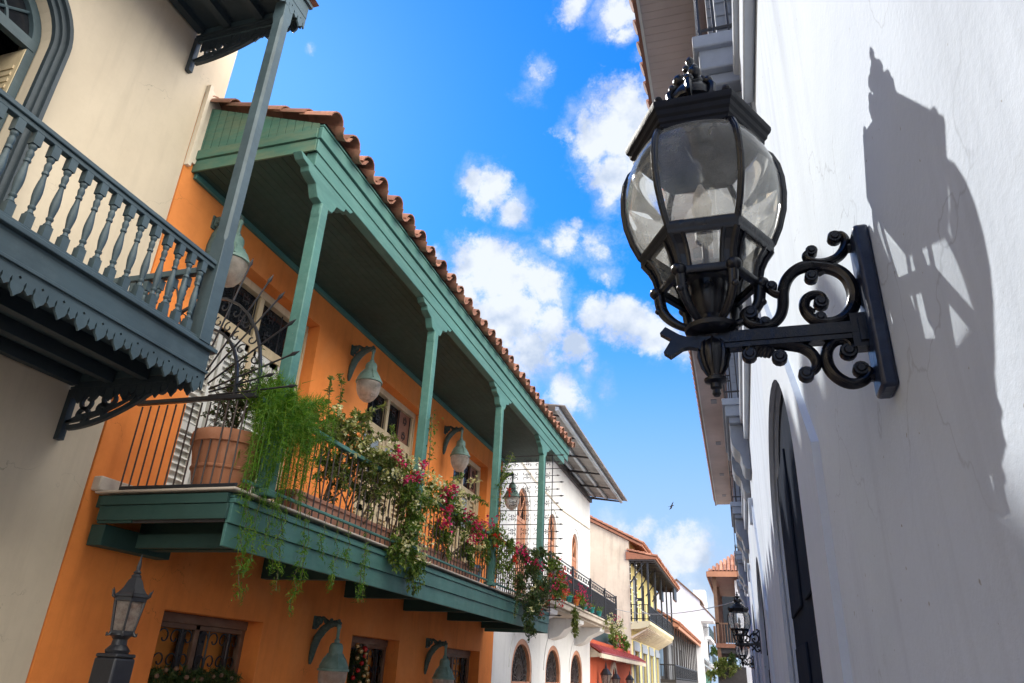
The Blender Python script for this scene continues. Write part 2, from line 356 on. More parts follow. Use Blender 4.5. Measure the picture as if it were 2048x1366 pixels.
CL = [(1075, 140, 36, .92), (1050, 185, 34, .9), (1030, 160, 18, .7), (1085, 218, 16, .7), (935, 355, 34, .95), (975, 380, 52, 1), (1020, 425, 40, .95),
      (1125, 265, 36, .95), (1180, 270, 60, 1.05), (1250, 245, 85, 1.12), (1215, 335, 75, 1.02), (1200, 390, 44, .85), (1105, 245, 18, .8), (1290, 330, 80, 1),
      (1130, 490, 52, .82), (1185, 485, 52, .8), (1212, 545, 36, .78), (1090, 495, 30, .72), (1150, 450, 24, .7),
      (965, 520, 62, 1.08), (940, 590, 60, 1), (1010, 565, 75, 1.12), (1075, 585, 62, 1.05), (1020, 640, 85, 1.12), (1095, 660, 60, 1.05), (1150, 690, 50, .95), (1060, 710, 72, 1.0), (1120, 775, 58, .86), (1165, 800, 30, .7), (980, 640, 80, 1.),
      (1200, 635, 48, 1.02), (1255, 650, 64, 1.12), (1310, 670, 62, 1.05), (1365, 700, 42, .85), (1180, 745, 26, .76), (1212, 775, 24, .74),
      (1155, 8, 40, .95), (1245, 20, 55, 1.0), (1255, 65, 32, .9), (1290, 115, 28, .8),
      (1240, 1075, 62, .85), (1300, 1065, 46, .72), (1380, 1120, 75, .85), (1400, 1180, 65, .82), (1330, 1165, 50, .62), (620, 95, 20, .66), (890, 515, 26, .85),
      (420, -300, 160, 1), (900, -420, 200, 1), (1600, -700, 260, 1), (-500, 300, 200, 1), (700, 2300, 300, 1)]
acc = None
warp = nd(n, 'ShaderNodeTexNoise', {'Vector': dirn, 'Scale': 9, 'Detail': 3, 'Roughness': .5}).outputs['Color']
wv = nd(n, 'ShaderNodeVectorMath', {0: warp, 1: (.5, .5, .5)}, operation='SUBTRACT').outputs[0]
wv = nd(n, 'ShaderNodeVectorMath', {0: wv, 'Scale': .075}, operation='SCALE').outputs[0]
dw = nd(n, 'ShaderNodeVectorMath', {0: dirn, 1: wv}, operation='ADD').outputs[0]
for px, py, r, a in CL:
    d = ray(px, py); dist = d.length; d.normalize()
    ds = nd(n, 'ShaderNodeVectorMath', {0: dw, 1: tuple(d)}, operation='DISTANCE').outputs['Value']
    k = nd(n, 'ShaderNodeMapRange', {0: ds, 1: 0., 2: 1.85*r/dist, 3: a, 4: 0.}).outputs[0]
    acc = k if acc is None else nd(n, 'ShaderNodeMath', {0: acc, 1: k}, operation='MAXIMUM').outputs[0]
def wn(s, d, r): return nd(n, 'ShaderNodeTexNoise', {'Vector': dirn, 'Scale': s, 'Detail': d, 'Roughness': r}).outputs[0]
n1 = wn(22, 12, .70)
sm = nd(n, 'ShaderNodeMath', {0: n1, 1: 1.3, 2: acc}, operation='MULTIPLY_ADD').outputs[0]
mask = nd(n, 'ShaderNodeMapRange', {0: sm, 1: 1.06, 2: 1.46, 3: 0, 4: 1}, interpolation_type='SMOOTHSTEP').outputs[0]
gate = nd(n, 'ShaderNodeMapRange', {0: acc, 1: .02, 2: .22, 3: 0, 4: 1}).outputs[0]
mask = nd(n, 'ShaderNodeMath', {0: mask, 1: gate}, operation='MULTIPLY').outputs[0]
sm2 = nd(n, 'ShaderNodeMath', {0: wn(14, 12, .74), 1: 1.5, 2: acc}, operation='MULTIPLY_ADD').outputs[0]
wisp = nd(n, 'ShaderNodeMapRange', {0: sm2, 1: 1.05, 2: 1.75, 3: 0, 4: .6}, interpolation_type='SMOOTHSTEP').outputs[0]
wisp = nd(n, 'ShaderNodeMath', {0: wisp, 1: gate}, operation='MULTIPLY').outputs[0]
mask = nd(n, 'ShaderNodeMath', {0: mask, 1: wisp}, operation='MAXIMUM').outputs[0]
mask = nd(n, 'ShaderNodeMath', {0: mask, 1: .97}, operation='MULTIPLY').outputs[0]
shade = ramp(n, wn(15, 6, .55), [(.36, (1.6, 1.9, 2.4)), (.54, (2.6, 2.75, 2.95))])
CLOUD_K = nd(n, 'ShaderNodeVectorMath', {0: shade, 'Scale': 1.0}, operation='SCALE')
fin = mixc(n, mask, base, CLOUD_K.outputs[0])
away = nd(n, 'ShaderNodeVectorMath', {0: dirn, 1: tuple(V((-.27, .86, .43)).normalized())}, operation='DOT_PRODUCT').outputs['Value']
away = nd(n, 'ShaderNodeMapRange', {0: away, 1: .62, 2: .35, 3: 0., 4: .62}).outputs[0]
fill_cloud = nd(n, 'ShaderNodeMath', {0: wn(4.5, 8, .58), 1: 1.0, 2: away}, operation='MULTIPLY_ADD').outputs[0]
fill_cloud = nd(n, 'ShaderNodeMapRange', {0: fill_cloud, 1: .80, 2: 1.10, 3: 0, 4: 1}, interpolation_type='SMOOTHSTEP').outputs[0]
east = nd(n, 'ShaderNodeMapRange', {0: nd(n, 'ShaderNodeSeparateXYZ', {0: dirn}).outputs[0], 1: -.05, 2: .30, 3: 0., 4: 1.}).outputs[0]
fill_cloud = nd(n, 'ShaderNodeMath', {0: fill_cloud, 1: east}, operation='MULTIPLY').outputs[0]
fin = mixc(n, fill_cloud, fin, (16.0, 15.3, 14.0))  # added bright cloud cover out of view, there to fill the left facades with light
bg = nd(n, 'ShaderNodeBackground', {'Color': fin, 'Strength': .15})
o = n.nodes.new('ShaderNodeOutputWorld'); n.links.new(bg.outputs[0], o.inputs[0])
w.cycles.sampling_method = 'MANUAL'; w.cycles.sample_map_resolution = 512
sd = bpy.data.lights.new('sun', 'SUN'); sd.energy = 2.1; sd.angle = Rd(.5); sd.color = (1, .965, .90)
so = bpy.data.objects.new('sun', sd); C.objects.link(so); so.rotation_euler = SUN.to_track_quat('Z', 'Y').to_euler(); so.location = (0, 0, 60)
sc.view_settings.view_transform = 'Standard'; sc.view_settings.look = 'None'; sc.view_settings.gamma = 1; sc.view_settings.exposure = 1.25
sc.cycles.max_bounces = 8; sc.cycles.diffuse_bounces = 3; sc.cycles.transparent_max_bounces = 16

# ------------------------------------------------------------------ ground
m = MB(); m.quad((-600, -400, GZ-.16), (600, -400, GZ-.16), (600, 900, GZ-.16), (-600, 900, GZ-.16)); tag(m.build('ground', 'dirtg', smooth=0), kind='structure')
m = MB(); m.box(-6.2, -.15, -60, 200, GZ-.15, GZ-.1); tag(m.build('street', 'asphalt', smooth=0), kind='structure')
m = MB(); m.box(-7.9, -6.2, -60, 200, GZ-.15, GZ+.02); tag(m.build('pavement', 'pave', smooth=0, bevel=.015), kind='structure')
m = MB(); m.box(-.15, .8, -60, 200, GZ-.15, GZ+.02); tag(m.build('pavement', 'pave', smooth=0, bevel=.015), kind='structure')

# ------------------------------------------------------------------ the white building on the right (local: wall face at x=0, looking to -x)
RB = thing('white_building', 'tall white plastered building with arched doorways and small balconies filling the right side', 'building', (.25, 1.12, 0), rz=Rd(.32))
P = 5.1; BAY = [2.46+P*k for k in range(-1, 5)]
def rb(mb, name, mat, parent=RB, **k):      # local build
    ob = mb.build(name, mat, None, **k); ob.parent = parent; return ob
HW = .95
m = MB()
holes = []
for c in BAY:
    holes += [(c-HW, c+HW, GZ, 1.32, .62), (c-.62, c+.62, 2.92, 5.75)]
wall(m, 0, -1, .45, -9, 27.6, GZ-.1, 6.62, holes)
m.box(.45, 9, -9, 27.6, GZ-.1, 6.6)
m.prism([(0.02, 27.6, 6.62), (8.9, 27.6, 6.62), (4.5, 27.6, 8.6)], (0, -36.6, 0))
RBW = rb(m, 'wall', 'whiteR', smooth=30)
# string course at balcony level
for y0, y1 in [(-9, BAY[0]-.92)]+[(BAY[i]+.92, BAY[i+1]-.92) for i in range(5)]+[(BAY[5]+.92, 27.6)]:
    m = MB(); m.box(-.05, -.002, y0, y1, 2.42, 2.60); m.box(-.075, -.002, y0, y1, 2.60, 2.66); rb(m, 'string_course', 'whiteRt', bevel=.01)
# architraves with a pointed hood, one per arch
for k, c in enumerate(BAY):
    m = MB(); N = 20; sp = .70; ah = .62
    inn = [(c-HW, GZ)]+[(c-HW*cos(pi*i/N), sp+ah*sin(pi*i/N)) for i in range(N+1)]+[(c+HW, GZ)]
    oh = 1.48
    def hood(t):   # t 0..1 over the top
        y = c-oh+2*oh*t; return (y, .64+(1.98-.64)*(1-abs(2*t-1)))
    outl = [(c-oh, GZ)]+[hood(i/N) for i in range(N+1)]+[(c+oh, GZ)]
    T = .022
    for i in range(len(inn)-1):
        (a, b), (c2, d2) = inn[i], inn[i+1]; (e, f), (g, h) = outl[i], outl[i+1]
        m.quad((-T, e, f), (-T, g, h), (-T, c2, d2), (-T, a, b))
        m.quad((-T, e, f), (0.01, e, f), (0.01, g, h), (-T, g, h)); m.quad((-T, a, b), (-T, c2, d2), (.01, c2, d2), (.01, a, b))
    rb(m, 'architrave', 'whiteRt', smooth=20)
    m = MB(); m.prism([(-.05, c-.07, 1.70), (-.05, c+.07, 1.70), (-.05, c+.09, 1.98), (-.05, c-.09, 1.98)], (.05, 0, 0)); rb(m, 'keystone', 'whiteRt', bevel=.006)
    m = MB(); m.box(.03, .09, c-HW-.005, c+HW+.005, GZ, 1.4)
    for s in (-1, 1):
        for z in (-1.5, -.55, .35): m.box(.018, .031, c+s*.48-.36, c+s*.48+.36, z, z+.75)
    d = rb(m, 'door', 'navy', bevel=.006)
    # juliet balcony: slab, consoles, railing, window
    m = MB(); m.box(-.225, -.002, c-.9, c+.9, 2.70, 2.86); m.box(-.25, -.002, c-.93, c+.93, 2.82, 2.90); m.box(-.19, -.002, c-.86, c+.86, 2.63, 2.70)
    bal = rb(m, 'balcony', 'greytrim', bevel=.008)
    for s in (-.55, .55):
        m = MB(); q = [(-.002, 2.63), (-.185, 2.63), (-.19, 2.50), (-.18, 2.42), (-.15, 2.36), (-.11, 2.32), (-.09, 2.25), (-.085, 2.19), (-.06, 2.14), (-.002, 2.12)]
        m.prism([(x, c+s-.24, z) for x, z in q], (0, .48, 0)); rb(m, 'console', 'greytrim', parent=bal, bevel=.006)
    m = MB()
    for z in (3.0, 3.82, 3.9): m.tube([(-.02, c-.86, z), (-.21, c-.86, z), (-.21, c+.86, z), (-.02, c+.86, z)], .011, 6)
    for i in range(15):
        y = c-.86+1.72*i/14; m.tube([(-.21, y, 2.9), (-.21, y, 3.9)], .007, 6)
        if i < 14:
            cscroll(m, (-.21, y+.061, 3.42), (0, 1, 0), (0, 0, 1), (1, 0, 0), .07, .008, .008)
    for x in (-.07, -.14): m.tube([(x, c-.86, 2.9), (x, c-.86, 3.9)], .007, 6); m.tube([(x, c+.86, 2.9), (x, c+.86, 3.9)], .007, 6)
    rb(m, 'railing', 'iron', parent=bal)
    m = MB()
    for a, b in ((c-.74, c-.62), (c+.62, c+.74)): m.box(-.03, .0, a, b, 2.9, 5.86)
    m.box(-.04, 0, c-.8, c+.8, 5.75, 5.93)
    wn_ = rb(m, 'window', 'greytrim', bevel=.006)
    m = MB(); m.box(.09, .11, c-.62, c+.62, 2.9, 5.75); rb(m, 'pane', 'dkglass', parent=wn_)
    m = MB()
    for y in (c-.62, c-.03, c+.56): m.box(.03, .08, y, y+.06, 2.9, 5.75)
    for z in (2.92, 3.8, 4.9, 5.69): m.box(.035, .08, c-.62, c+.62, z, z+.06)
    rb(m, 'sash', 'whiteRt', parent=wn_)
    for s in (-1, 1):   # shutters folded out against the air
        m = MB(); y = c+s*.66
        m.box(-.12, -.032, y-.02, y+.02, 3.0, 5.7)
        for i in range(26): m.box(-.115, -.04, y-.03, y+.03, 3.08+i*.1, 3.11+i*.1)
        rb(m, 'shutter', 'greytrim', parent=wn_)
m = MB(); m.box(-.76, .0, -9, 27.7, 6.40, 6.44)
for i in range(-88, 277): m.box(-.755, -.0, i*.1-.003, i*.1+.003, 6.396, 6.401)
so_ = rb(m, 'soffit', 'soffit', smooth=0)
m = MB(); m.box(-.80, -.765, -9, 27.72, 6.36, 6.58); rb(m, 'fascia', 'redwood', parent=so_)
m = MB(); m.box(-.768, -.735, -9, 27.72, 6.375, 6.398); rb(m, 'drip_edge', 'louvre', parent=so_)
m = MB(); m.box(-.16, -.002, -9, 27.6, 6.18, 6.395); m.box(-.09, -.002, -9, 27.6, 6.05, 6.18); rb(m, 'cornice', 'mauve', bevel=.015)
m = MB()
for y in (9.0, 12.5, 16, 19.5, 23, 26): m = MB(); m.box(-.5, -.36, y, y+.3, 6.385, 6.396); rb(m, 'vent', 'greywood')
m = MB()
for i in range(120):
    y = -9+i*.31; m.tube([(-.84, y, 6.60), (1.5, y, 7.35)], .085, 8)
rb(m, 'roof_tiles', 'tile')

# ------------------------------------------------------------------ street lamp
LX, LY = -.012, 1.14
def street_lamp():
    t = thing('street_lamp', 'big black glass lantern on a scrolled bracket, nearest lamp on the white wall', 'street lamp', (.25, LY, .55), 'lanterns along the white wall')
    m = MB(); m.box(.2255, .2498, LY-.045, LY+.018, .415, .703); pl = m.build('wall_plate', 'plate', t, bevel=.006)
    m = MB()
    for z in (.685, .605, .449): m = MB(); m.tube([(.212, LY, z), (.2265, LY, z)], .0055, 6); m.tube([(.219, LY, z), (.2265, LY, z)], .009, 6); m.build('bolt', 'lampiron', pl)
    m = MB(); m.box(.203, .2262, LY-.014, LY+.014, .503, .562); m.box(.214, .2262, LY-.019, LY+.019, .512, .553)
    m.box(-.035, .225, LY-.012, LY+.012, .519, .549); m.box(-.03, .222, LY-.0145, LY+.0145, .528, .541)
    # fork at the free end
    m.prism(XZ([(-.03, .549), (-.052, .546), (-.066, .552), (-.089, .569), (-.099, .558), (-.08, .544), (-.094, .521), (-.083, .512), (-.062, .526), (-.05, .528), (-.03, .522)], LY-.008), (0, .016, 0))
    def sub(pts, it=2):
        for _ in range(it):
            q = [pts[0]]
            for a, b in zip(pts, pts[1:]): q += [(a[0]*.75+b[0]*.25, a[1]*.75+b[1]*.25), (a[0]*.25+b[0]*.75, a[1]*.25+b[1]*.75)]
            pts = q+[pts[-1]]
        return pts
    A = [(.0575, .5866), (.0505, .5918), (.0425, .5868), (.0416, .5765), (.048, .564), (.0646, .5565), (.0843, .5574), (.1005, .5717), (.1078, .5944), (.1095, .6211), (.1182, .6443), (.135, .6606), (.1553, .6656), (.1744, .6615), (.1952, .6542), (.212, .637), (.2188, .611), (.2167, .588), (.207, .569), (.1913, .5564), (.1722, .5527), (.154, .5575), (.1417, .5731), (.139, .5909), (.1455, .6049), (.1581, .6094), (.1695, .6051), (.1727, .593), (.1671, .5863)]
    def scroll(pts, r0, r1, r2):
        r0, r1, r2 = r0*1.3, r1*1.22, r2*1.3
        p = sub(pts); k = len(p); rr = []
        for i in range(k):
            u = i/(k-1); rr.append(r0+(r1-r0)*min(1, u*2.2) if u < .5 else r1+(r2-r1)*max(0, (u-.6)/.4))
        m.tube(XZ(p, LY), rr, 8)
        m.tube([(x, LY-.0075, z) for x, z in p[3:-3]], [q*.45 for q in rr[3:-3]], 6)
    def blob(x, z, r):
        r *= 1.18; m.lathe([(r*.45, -.0115), (r*.6, -.0085), (r*.86, -.0085), (r, -.006), (r, .0085)], (0, 0, 0), 12); fix(x, z)
    def fix(x, z):   # turn the last lathe to face -Y and move it
        k = 12*5
        for i in range(len(m.v)-k, len(m.v)): a, b, c = m.v[i]; m.v[i] = (x+a, LY+c, z+b)
    scroll(A, .0045, .0095, .005)
    scroll([(.1073, .6123), (.0954, .6167), (.0886, .6236), (.0888, .6303)], .006, .005, .003)
    scroll([(.1634, .6909), (.1546, .6906), (.1532, .6783), (.168, .6685), (.1873, .6675), (.2054, .6758), (.2174, .6926), (.2212, .7108), (.2141, .7214), (.2039, .7181)], .004, .0075, .004)
    scroll([(.044, .5069), (.0413, .5171), (.0493, .5249), (.0856, .523), (.1091, .5194), (.1297, .5133), (.1442, .4982), (.147, .4803), (.1382, .4689), (.1288, .4669)], .005, .0085, .004)
    scroll([(.1951, .5019), (.2008, .5096), (.191, .5209), (.1771, .52), (.1652, .5087), (.1605, .49), (.1636, .4709), (.1749, .4541), (.1913, .4437), (.2095, .4476), (.22, .4585), (.2205, .469), (.2093, .4686)], .004, .0085, .004)
    for x, z, r in ((.0535, .5841, .011), (.1667, .5922, .0105), (.0919, .6308, .0085), (.1574, .6424, .0095), (.0752, .5641, .0085), (.1619, .5638, .0085), (.1636, .6925, .0085), (.2035, .715, .010), (.0452, .5068, .0105), (.0914, .4987, .0105), (.1282, .4662, .0105), (.1954, .5006, .0115), (.2087, .4686, .0105)): blob(x, z, r)
    for a, b in (((.0615, .5238), (.0512, .5049)), ((.0735, .5227), (.0618, .5026)), ((.0853, .5202), (.0736, .5002)), ((.068, .523), (.0565, .5035)), ((.079, .521), (.068, .501)), ((.056, .5615), (.066, .5735)), ((.049, .567), (.060, .579)), ((.146, .585), (.156, .578)), ((.144, .575), (.158, .568)), ((.15, .565), (.16, .558)), ((.172, .655), (.1555, .652)), ((.18, .652), (.164, .648))):
        m.tube(XZ([a, ((a[0]+b[0])/2-.002, (a[1]+b[1])/2-.002), b], LY), [.0045, .0055, .003], 6)
    m.build('bracket', 'lampiron', t, smooth=45)
    m = MB(); m.lathe([(.005, .438), (.0075, .442), (.006, .449), (.0095, .452), (.0095, .460), (.018, .463), (.019, .468), (.011, .472), (.012, .478), (.019, .492), (.0235, .510), (.022, .527), (.014, .540), (.017, .545), (.012, .548)], (LX, LY, 0), 12)
    for k in range(8):
        a = 2*pi*k/8; m.tube([(LX+r*cos(a), LY+r*sin(a), z) for r, z in ((.012, .475), (.0195, .49), (.0245, .51), (.0225, .528), (.013, .542))], [.002, .003, .0035, .003, .002], 5)
    m.build('pendant', 'lampiron', t)
    # hub, cup and scroll legs
    m = MB(); m.lathe([(.012, .546), (.030, .547), (.044, .554), (.046, .561), (.036, .567), (.020, .572), (.018, .585), (.027, .600), (.032, .625), (.034, .645), (.040, .650), (.041, .662), (.036, .664), (.034, .655)], (LX, LY, 0), 20)
    m.build('socket_cup', 'lampiron', t)
    for k in range(6):
        m = MB(); a = pi*k/3
        path = sub([(.084, .640), (.0835, .622), (.080, .602), (.066, .582), (.046, .568), (.028, .562)], 2)
        m.tube([(LX+r*cos(a), LY+r*sin(a), z) for r, z in path], [.0098-.0035*i/(len(path)-1) for i in range(len(path))], 8)
        m.tube([(LX+r*1.09*cos(a), LY+r*1.09*sin(a), z-.002) for r, z in path[2:-2]], .0042, 6)
        m.ball((LX+.089*cos(a), LY+.089*sin(a), .640), .0135, 8, (1, 1, .85)); m.ball((LX+.088*cos(a), LY+.088*sin(a), .604), .0065, 6)
        m.build('scroll_leg', 'lampiron', t, smooth=50)
    # cage
    PR = [(.114, .928), (.129, .913), (.139, .888), (.1435, .857), (.1435, .822), (.139, .786), (.128, .748), (.114, .716)]
    m = MB()
    for k in range(6):
        a = pi*k/3
        m.tube([(LX+r*cos(a), LY+r*sin(a), z) for r, z in PR], .0062, 8)
        m.tube([(LX+(r+.0045)*cos(a), LY+(r+.0045)*sin(a), z) for r, z in PR], .0034, 6)
    m.lathe([(.098, .704), (.113, .698), (.1165, .704), (.1165, .709), (.120, .713), (.120, .720), (.115, .725), (.100, .726)], (LX, LY, 0), 6, capb=False, capt=False)
    m.lathe([(.078, .634), (.088, .633), (.091, .638), (.091, .645), (.086, .649), (.078, .648)], (LX, LY, 0), 6, capb=False, capt=False)
    # lower frame plates with an opening
    def hp(k, r, z): a = pi*k/3; return V((LX+r*cos(a), LY+r*sin(a), z))
    gl = []
    for k in range(6):
        levels = [(.112, .702), (.100, .685), (.092, .668), (.087, .646)]
        for (r0, z0), (r1, z1) in zip(levels, levels[1:]):
            a0, b0, a1, b1 = hp(k, r0, z0), hp(k+1, r0, z0), hp(k, r1, z1), hp(k+1, r1, z1)
            for s0, s1 in ((0, .2), (.8, 1)): m.quad(a0.lerp(b0, s0), a1.lerp(b1, s0), a1.lerp(b1, s1), a0.lerp(b0, s1))
            gl.append((a0.lerp(b0, .2), a1.lerp(b1, .2), a1.lerp(b1, .8), a0.lerp(b0, .8)))
        L = [hp(k, r, z) for r, z in levels]; Rr = [hp(k+1, r, z) for r, z in levels]
        for s in (.2, .8): m.tube([p.lerp(q, s) for p, q in zip(L, Rr)], .0042, 6)
        m.tube(L, .006, 6)
    m.build('lantern_frame', 'lampiron', t, smooth=40)
    ax = V((LX, LY, 0))
    for k in range(6):
        m = MB(); rows = []
        for r, z in PR:
            a, b = hp(k, r, z), hp(k+1, r, z); row = []
            for u in (0, .2, .4, .6, .8, 1):
                p = a.lerp(b, u); o_ = V((p.x-LX, p.y-LY, 0)).normalized()*(.010*4*u*(1-u)*min(1, (z-.715)/.05)); row.append(p+o_)
            rows.append(row)
        for r0, r1 in zip(rows, rows[1:]):
            for i in range(5): m.quad(r0[i], r1[i], r1[i+1], r0[i+1])
        me = m
        # welded grid for smooth glass
        g = MB(); g.v = [tuple(p) for row in rows for p in row]; g.f = [(i*6+j, (i+1)*6+j, (i+1)*6+j+1, i*6+j+1) for i in range(len(rows)-1) for j in range(5)]
        g.build('glass_pane', 'glass', t, smooth=60)
    for k in range(6):
        m = MB()
        for q in gl[k*3:k*3+3]: m.quad(*q)
        m.build('lower_glass', 'glass', t, smooth=60)
    m = MB(); m.lathe([(.100, .944), (.114, .939), (.119, .942), (.120, .950), (.124, .953), (.125, .961), (.130, .966), (.132, .975), (.137, .979), (.139, .985), (.139, .992), (.134, .996), (.122, .999), (.100, 1.008), (.078, 1.024), (.060, 1.040), (.047, 1.052)], (LX, LY, -.014), 6)
    for k in range(6):
        a = pi*k/3; m.ball((LX+.122*cos(a), LY+.122*sin(a), .992), .008, 6)
    m.build('cap', 'lampcap', t, smooth=20)
    m = MB(); m.lathe([(.045, 1.030), (.040, 1.048), (.030, 1.056), (.044, 1.064), (.046, 1.078), (.038, 1.094), (.022, 1.104), (.017, 1.110), (.024, 1.115), (.025, 1.122), (.018, 1.130), (.010, 1.136), (.012, 1.148), (.008, 1.158), (.011, 1.166), (.006, 1.174), (.0095, 1.182), (.006, 1.191), (.001, 1.198)], (LX, LY, 0), 12)
    for k in range(6):
        a = pi*k/3+.4; m.tube([(LX+r*cos(a), LY+r*sin(a), z) for r, z in ((.032, 1.055), (.048, 1.066), (.050, 1.082), (.042, 1.096), (.034, 1.098), (.033, 1.090))], [.004, .007, .007, .006, .005, .003], 6)
        m.ball((LX+.040*cos(a), LY+.040*sin(a), 1.100), .010, 6)
    for k in range(4):
        a = pi*k/2+.3; m.ball((LX+.024*cos(a), LY+.024*sin(a), 1.128), .0145, 6); m.ball((LX+.011*cos(a+.5), LY+.011*sin(a+.5), 1.156), .0085, 6)
    m.build('crown_finial', 'lampiron', t, smooth=50)
    m = MB(); m.tube([(LX, LY, .66), (LX, LY, .74)], .006, 8); m.lathe([(.012, .735), (.016, .74), (.016, .775), (.011, .78)], (LX, LY, 0), 10)
    m.build('bulb_holder', 'rust', t)
    m = MB(); m.lathe([(.010, .78), (.017, .80), (.019, .82), (.013, .845), (.004, .865)], (LX, LY, 0), 10); m.build('bulb', 'milk', t)
    for ch in t.children:
        if not ch.name.startswith('wall_plate'): ch.location.z -= .007
    return t
lamp0 = street_lamp()
for y, lab in ((10.75, 'black wall lantern second nearest along the white wall, before the tiled house'), (19.8, 'small black wall lantern low behind the second one on the white wall')):
    c = cp(lamp0, None, (.25-.0056*(y-1.12), y, .55)); c['label'] = lab
WX = -7.34
# ------------------------------------------------------------------ shared ornaments
def fret(mb, p0, d, nrm, n, pitch, ztop, zbase, tip, th=.025, hole=True):
    """pierced and toothed valance board hanging along direction d from p0; n motifs"""
    d = V(d); nrm = V(nrm)
    def pt(u, z): q = V(p0)+d*u; return V((q.x, q.y, z))
    h = zbase-tip
    for i in range(n):
        o = i*pitch; c = o+pitch/2; hr = .016; hz = zbase+.035
        R = [(c, hz+hr), (c+hr, hz), (c, hz-hr), (c, tip), (c+.10*pitch, tip+.22*h), (c+.22*pitch, tip+.40*h), (c+.275*pitch, tip+.66*h), (c+.255*pitch, tip+.90*h), (c+.30*pitch, zbase+.022), (c+.345*pitch, tip+.90*h), (c+.325*pitch, tip+.66*h), (c+.40*pitch, tip+.58*h), (c+.5*pitch, tip+.44*h), (c+.5*pitch, ztop), (c, ztop)]
        for s in (1, -1):
            mb.prism([pt(c+s*(u-c), z)-nrm*th/2 for u, z in R], nrm*th)
def scroll_bracket(mb, X0, X1, Y, z0, z1, t=.05):
    """triangular sawn bracket in a plane Y=const: upright at the wall, bar on top, bow and scrolls"""
    W = X1-X0; H = z1-z0
    mb.box(X0, X0+.075, Y-t*.8, Y+t*.8, z0, z1); mb.box(X0+.075, X1, Y-t*.8, Y+t*.8, z1-.075, z1)
    mb.box(X0+.03, X1+.04, Y-t*1.1, Y+t*1.1, z1, z1+.03)
    bow = [(X0+.06+W*(.04+.90*u)+0, z0+.10+H*(.06+.78*u**1.35)+sin(pi*u)*-.085*H) for u in [i/16 for i in range(17)]]
    mb.ribbon(XZ(bow, Y), (0, 1, 0), .055, t); mb.ribbon(XZ([(x-.045, z+.075) for x, z in bow[:13]], Y), (0, 1, 0), .03, t*.7)
    e = bow[-1]; mb.ribbon(XZ(spiral(e[0]-.02, e[1]-.07, .07, .03, pi*.5, -pi*1.3, 10), Y), (0, 1, 0), .04, t)
    for fx, fz, r, a in ((.20, .72, .13, .2), (.44, .76, .12, .6), (.65, .84, .085, .8), (.17, .46, .11, -.4), (.36, .56, .08, 1.6)):
        x, z = X0+.04+W*fx, z0+H*fz
        mb.ribbon(XZ(spiral(x, z, r, r*.22, a*pi, (a+2.4)*pi, 18), Y), (0, 1, 0), [.05-.02*i/18 for i in range(19)], t*.75)
    mb.ribbon(XZ([(X0+.08, z0+.2), (X0+W*.18, z0+.27), (X0+W*.34, z0+.30), (X0+W*.45, z0+.40)], Y), (0, 1, 0), .035, t*.7)

# ------------------------------------------------------------------ cream building with the slate balcony
CB = thing('cream_building', 'cream plastered building with slate-grey timber balcony, nearest on the left', 'building', (-7.36, 0, GZ))
m = MB(); dh = (2.75, 4.22, 3.15, 7.25, .735)
wall(m, -7.36, 1, .5, -14, 6.53, GZ-.1, 11.2, [dh])
m.box(-12, -8.85, -14, 6.50, GZ-.1, 11.1); m.box(-8.85, -7.861, 5.25, 6.5, GZ-.1, 11.1); m.box(-8.85, -7.861, -14, 1.45, GZ-.1, 11.1); m.box(-12, -7.362, 6.531, 6.92, 8.02, 11.19)
m.build('wall', 'cream', CB, smooth=30)
m = MB(); m.prism([(-7.30, 6.60, 6.7), (-7.30, 6.60, 8.12), (-7.30, 6.92, 8.02), (-7.30, 6.68, 6.7)], (-.06, 0, 0)); m.box(-7.36, -7.28, 6.535, 6.60, 6.6, 8.16)
m.build('flashing', 'creamy', CB, bevel=.006)
# arched door
m = MB(); c, hw = 3.485, .735; sp, ah = 6.515, .735
for w_, x, d in ((.17, -7.33, .06), (.11, -7.31, .10), (.05, -7.285, .15)):
    o_ = hw+.10-w_/2+.07
    m.ribbon(YZ(arch_path(c, o_, 3.15, sp, ah+.17-w_/2, 24), x), (1, 0, 0), w_, d)
dr = m.build('arched_door', 'slated', CB, smooth=30)
m = MB(); m.box(-7.62, -7.58, 2.75, 4.22, 6.5, 7.25); m.build('pane', 'dkglass', dr)
m = MB(); m.box(-8.8, -8.75, 1.5, 5.2, 3.1, 7.3); m.box(-8.8, -7.87, 1.5, 1.55, 3.1, 7.3); m.box(-8.8, -7.87, 5.15, 5.2, 3.1, 7.3); m.box(-8.8, -7.87, 1.5, 5.2, 7.26, 7.3); m.build('dark_room', 'dkwood', dr)
m = MB(); m.ribbon(YZ(arch_path(c, hw-.06, 3.15, sp, ah-.06, 24), -7.55), (1, 0, 0), .10, .08); m.box(-7.59, -7.50, 2.8, 4.18, 6.42, 6.56); m.box(-7.58, -7.52, 3.44, 3.53, 3.15, 6.5)
for k in range(1, 5):
    a = pi*k/5; m.tube([(-7.56, c, 6.52), (-7.56, c-.66*cos(a), 6.52+.66*sin(a))], .018, 6)
m.ribbon(YZ([(c-.33*cos(pi*k/12), 6.52+.33*sin(pi*k/12)) for k in range(13)], -7.56), (1, 0, 0), .03, .03)
m.build('frame', 'slate', dr)
m = MB(); m.box(-8.15, -7.52, 4.10, 4.15, 3.2, 6.4)
for i in range(28): m.box(-8.1, -7.58, 4.085, 4.10, 3.4+i*.1, 3.45+i*.1)
m.build('leaf', 'beige', dr)
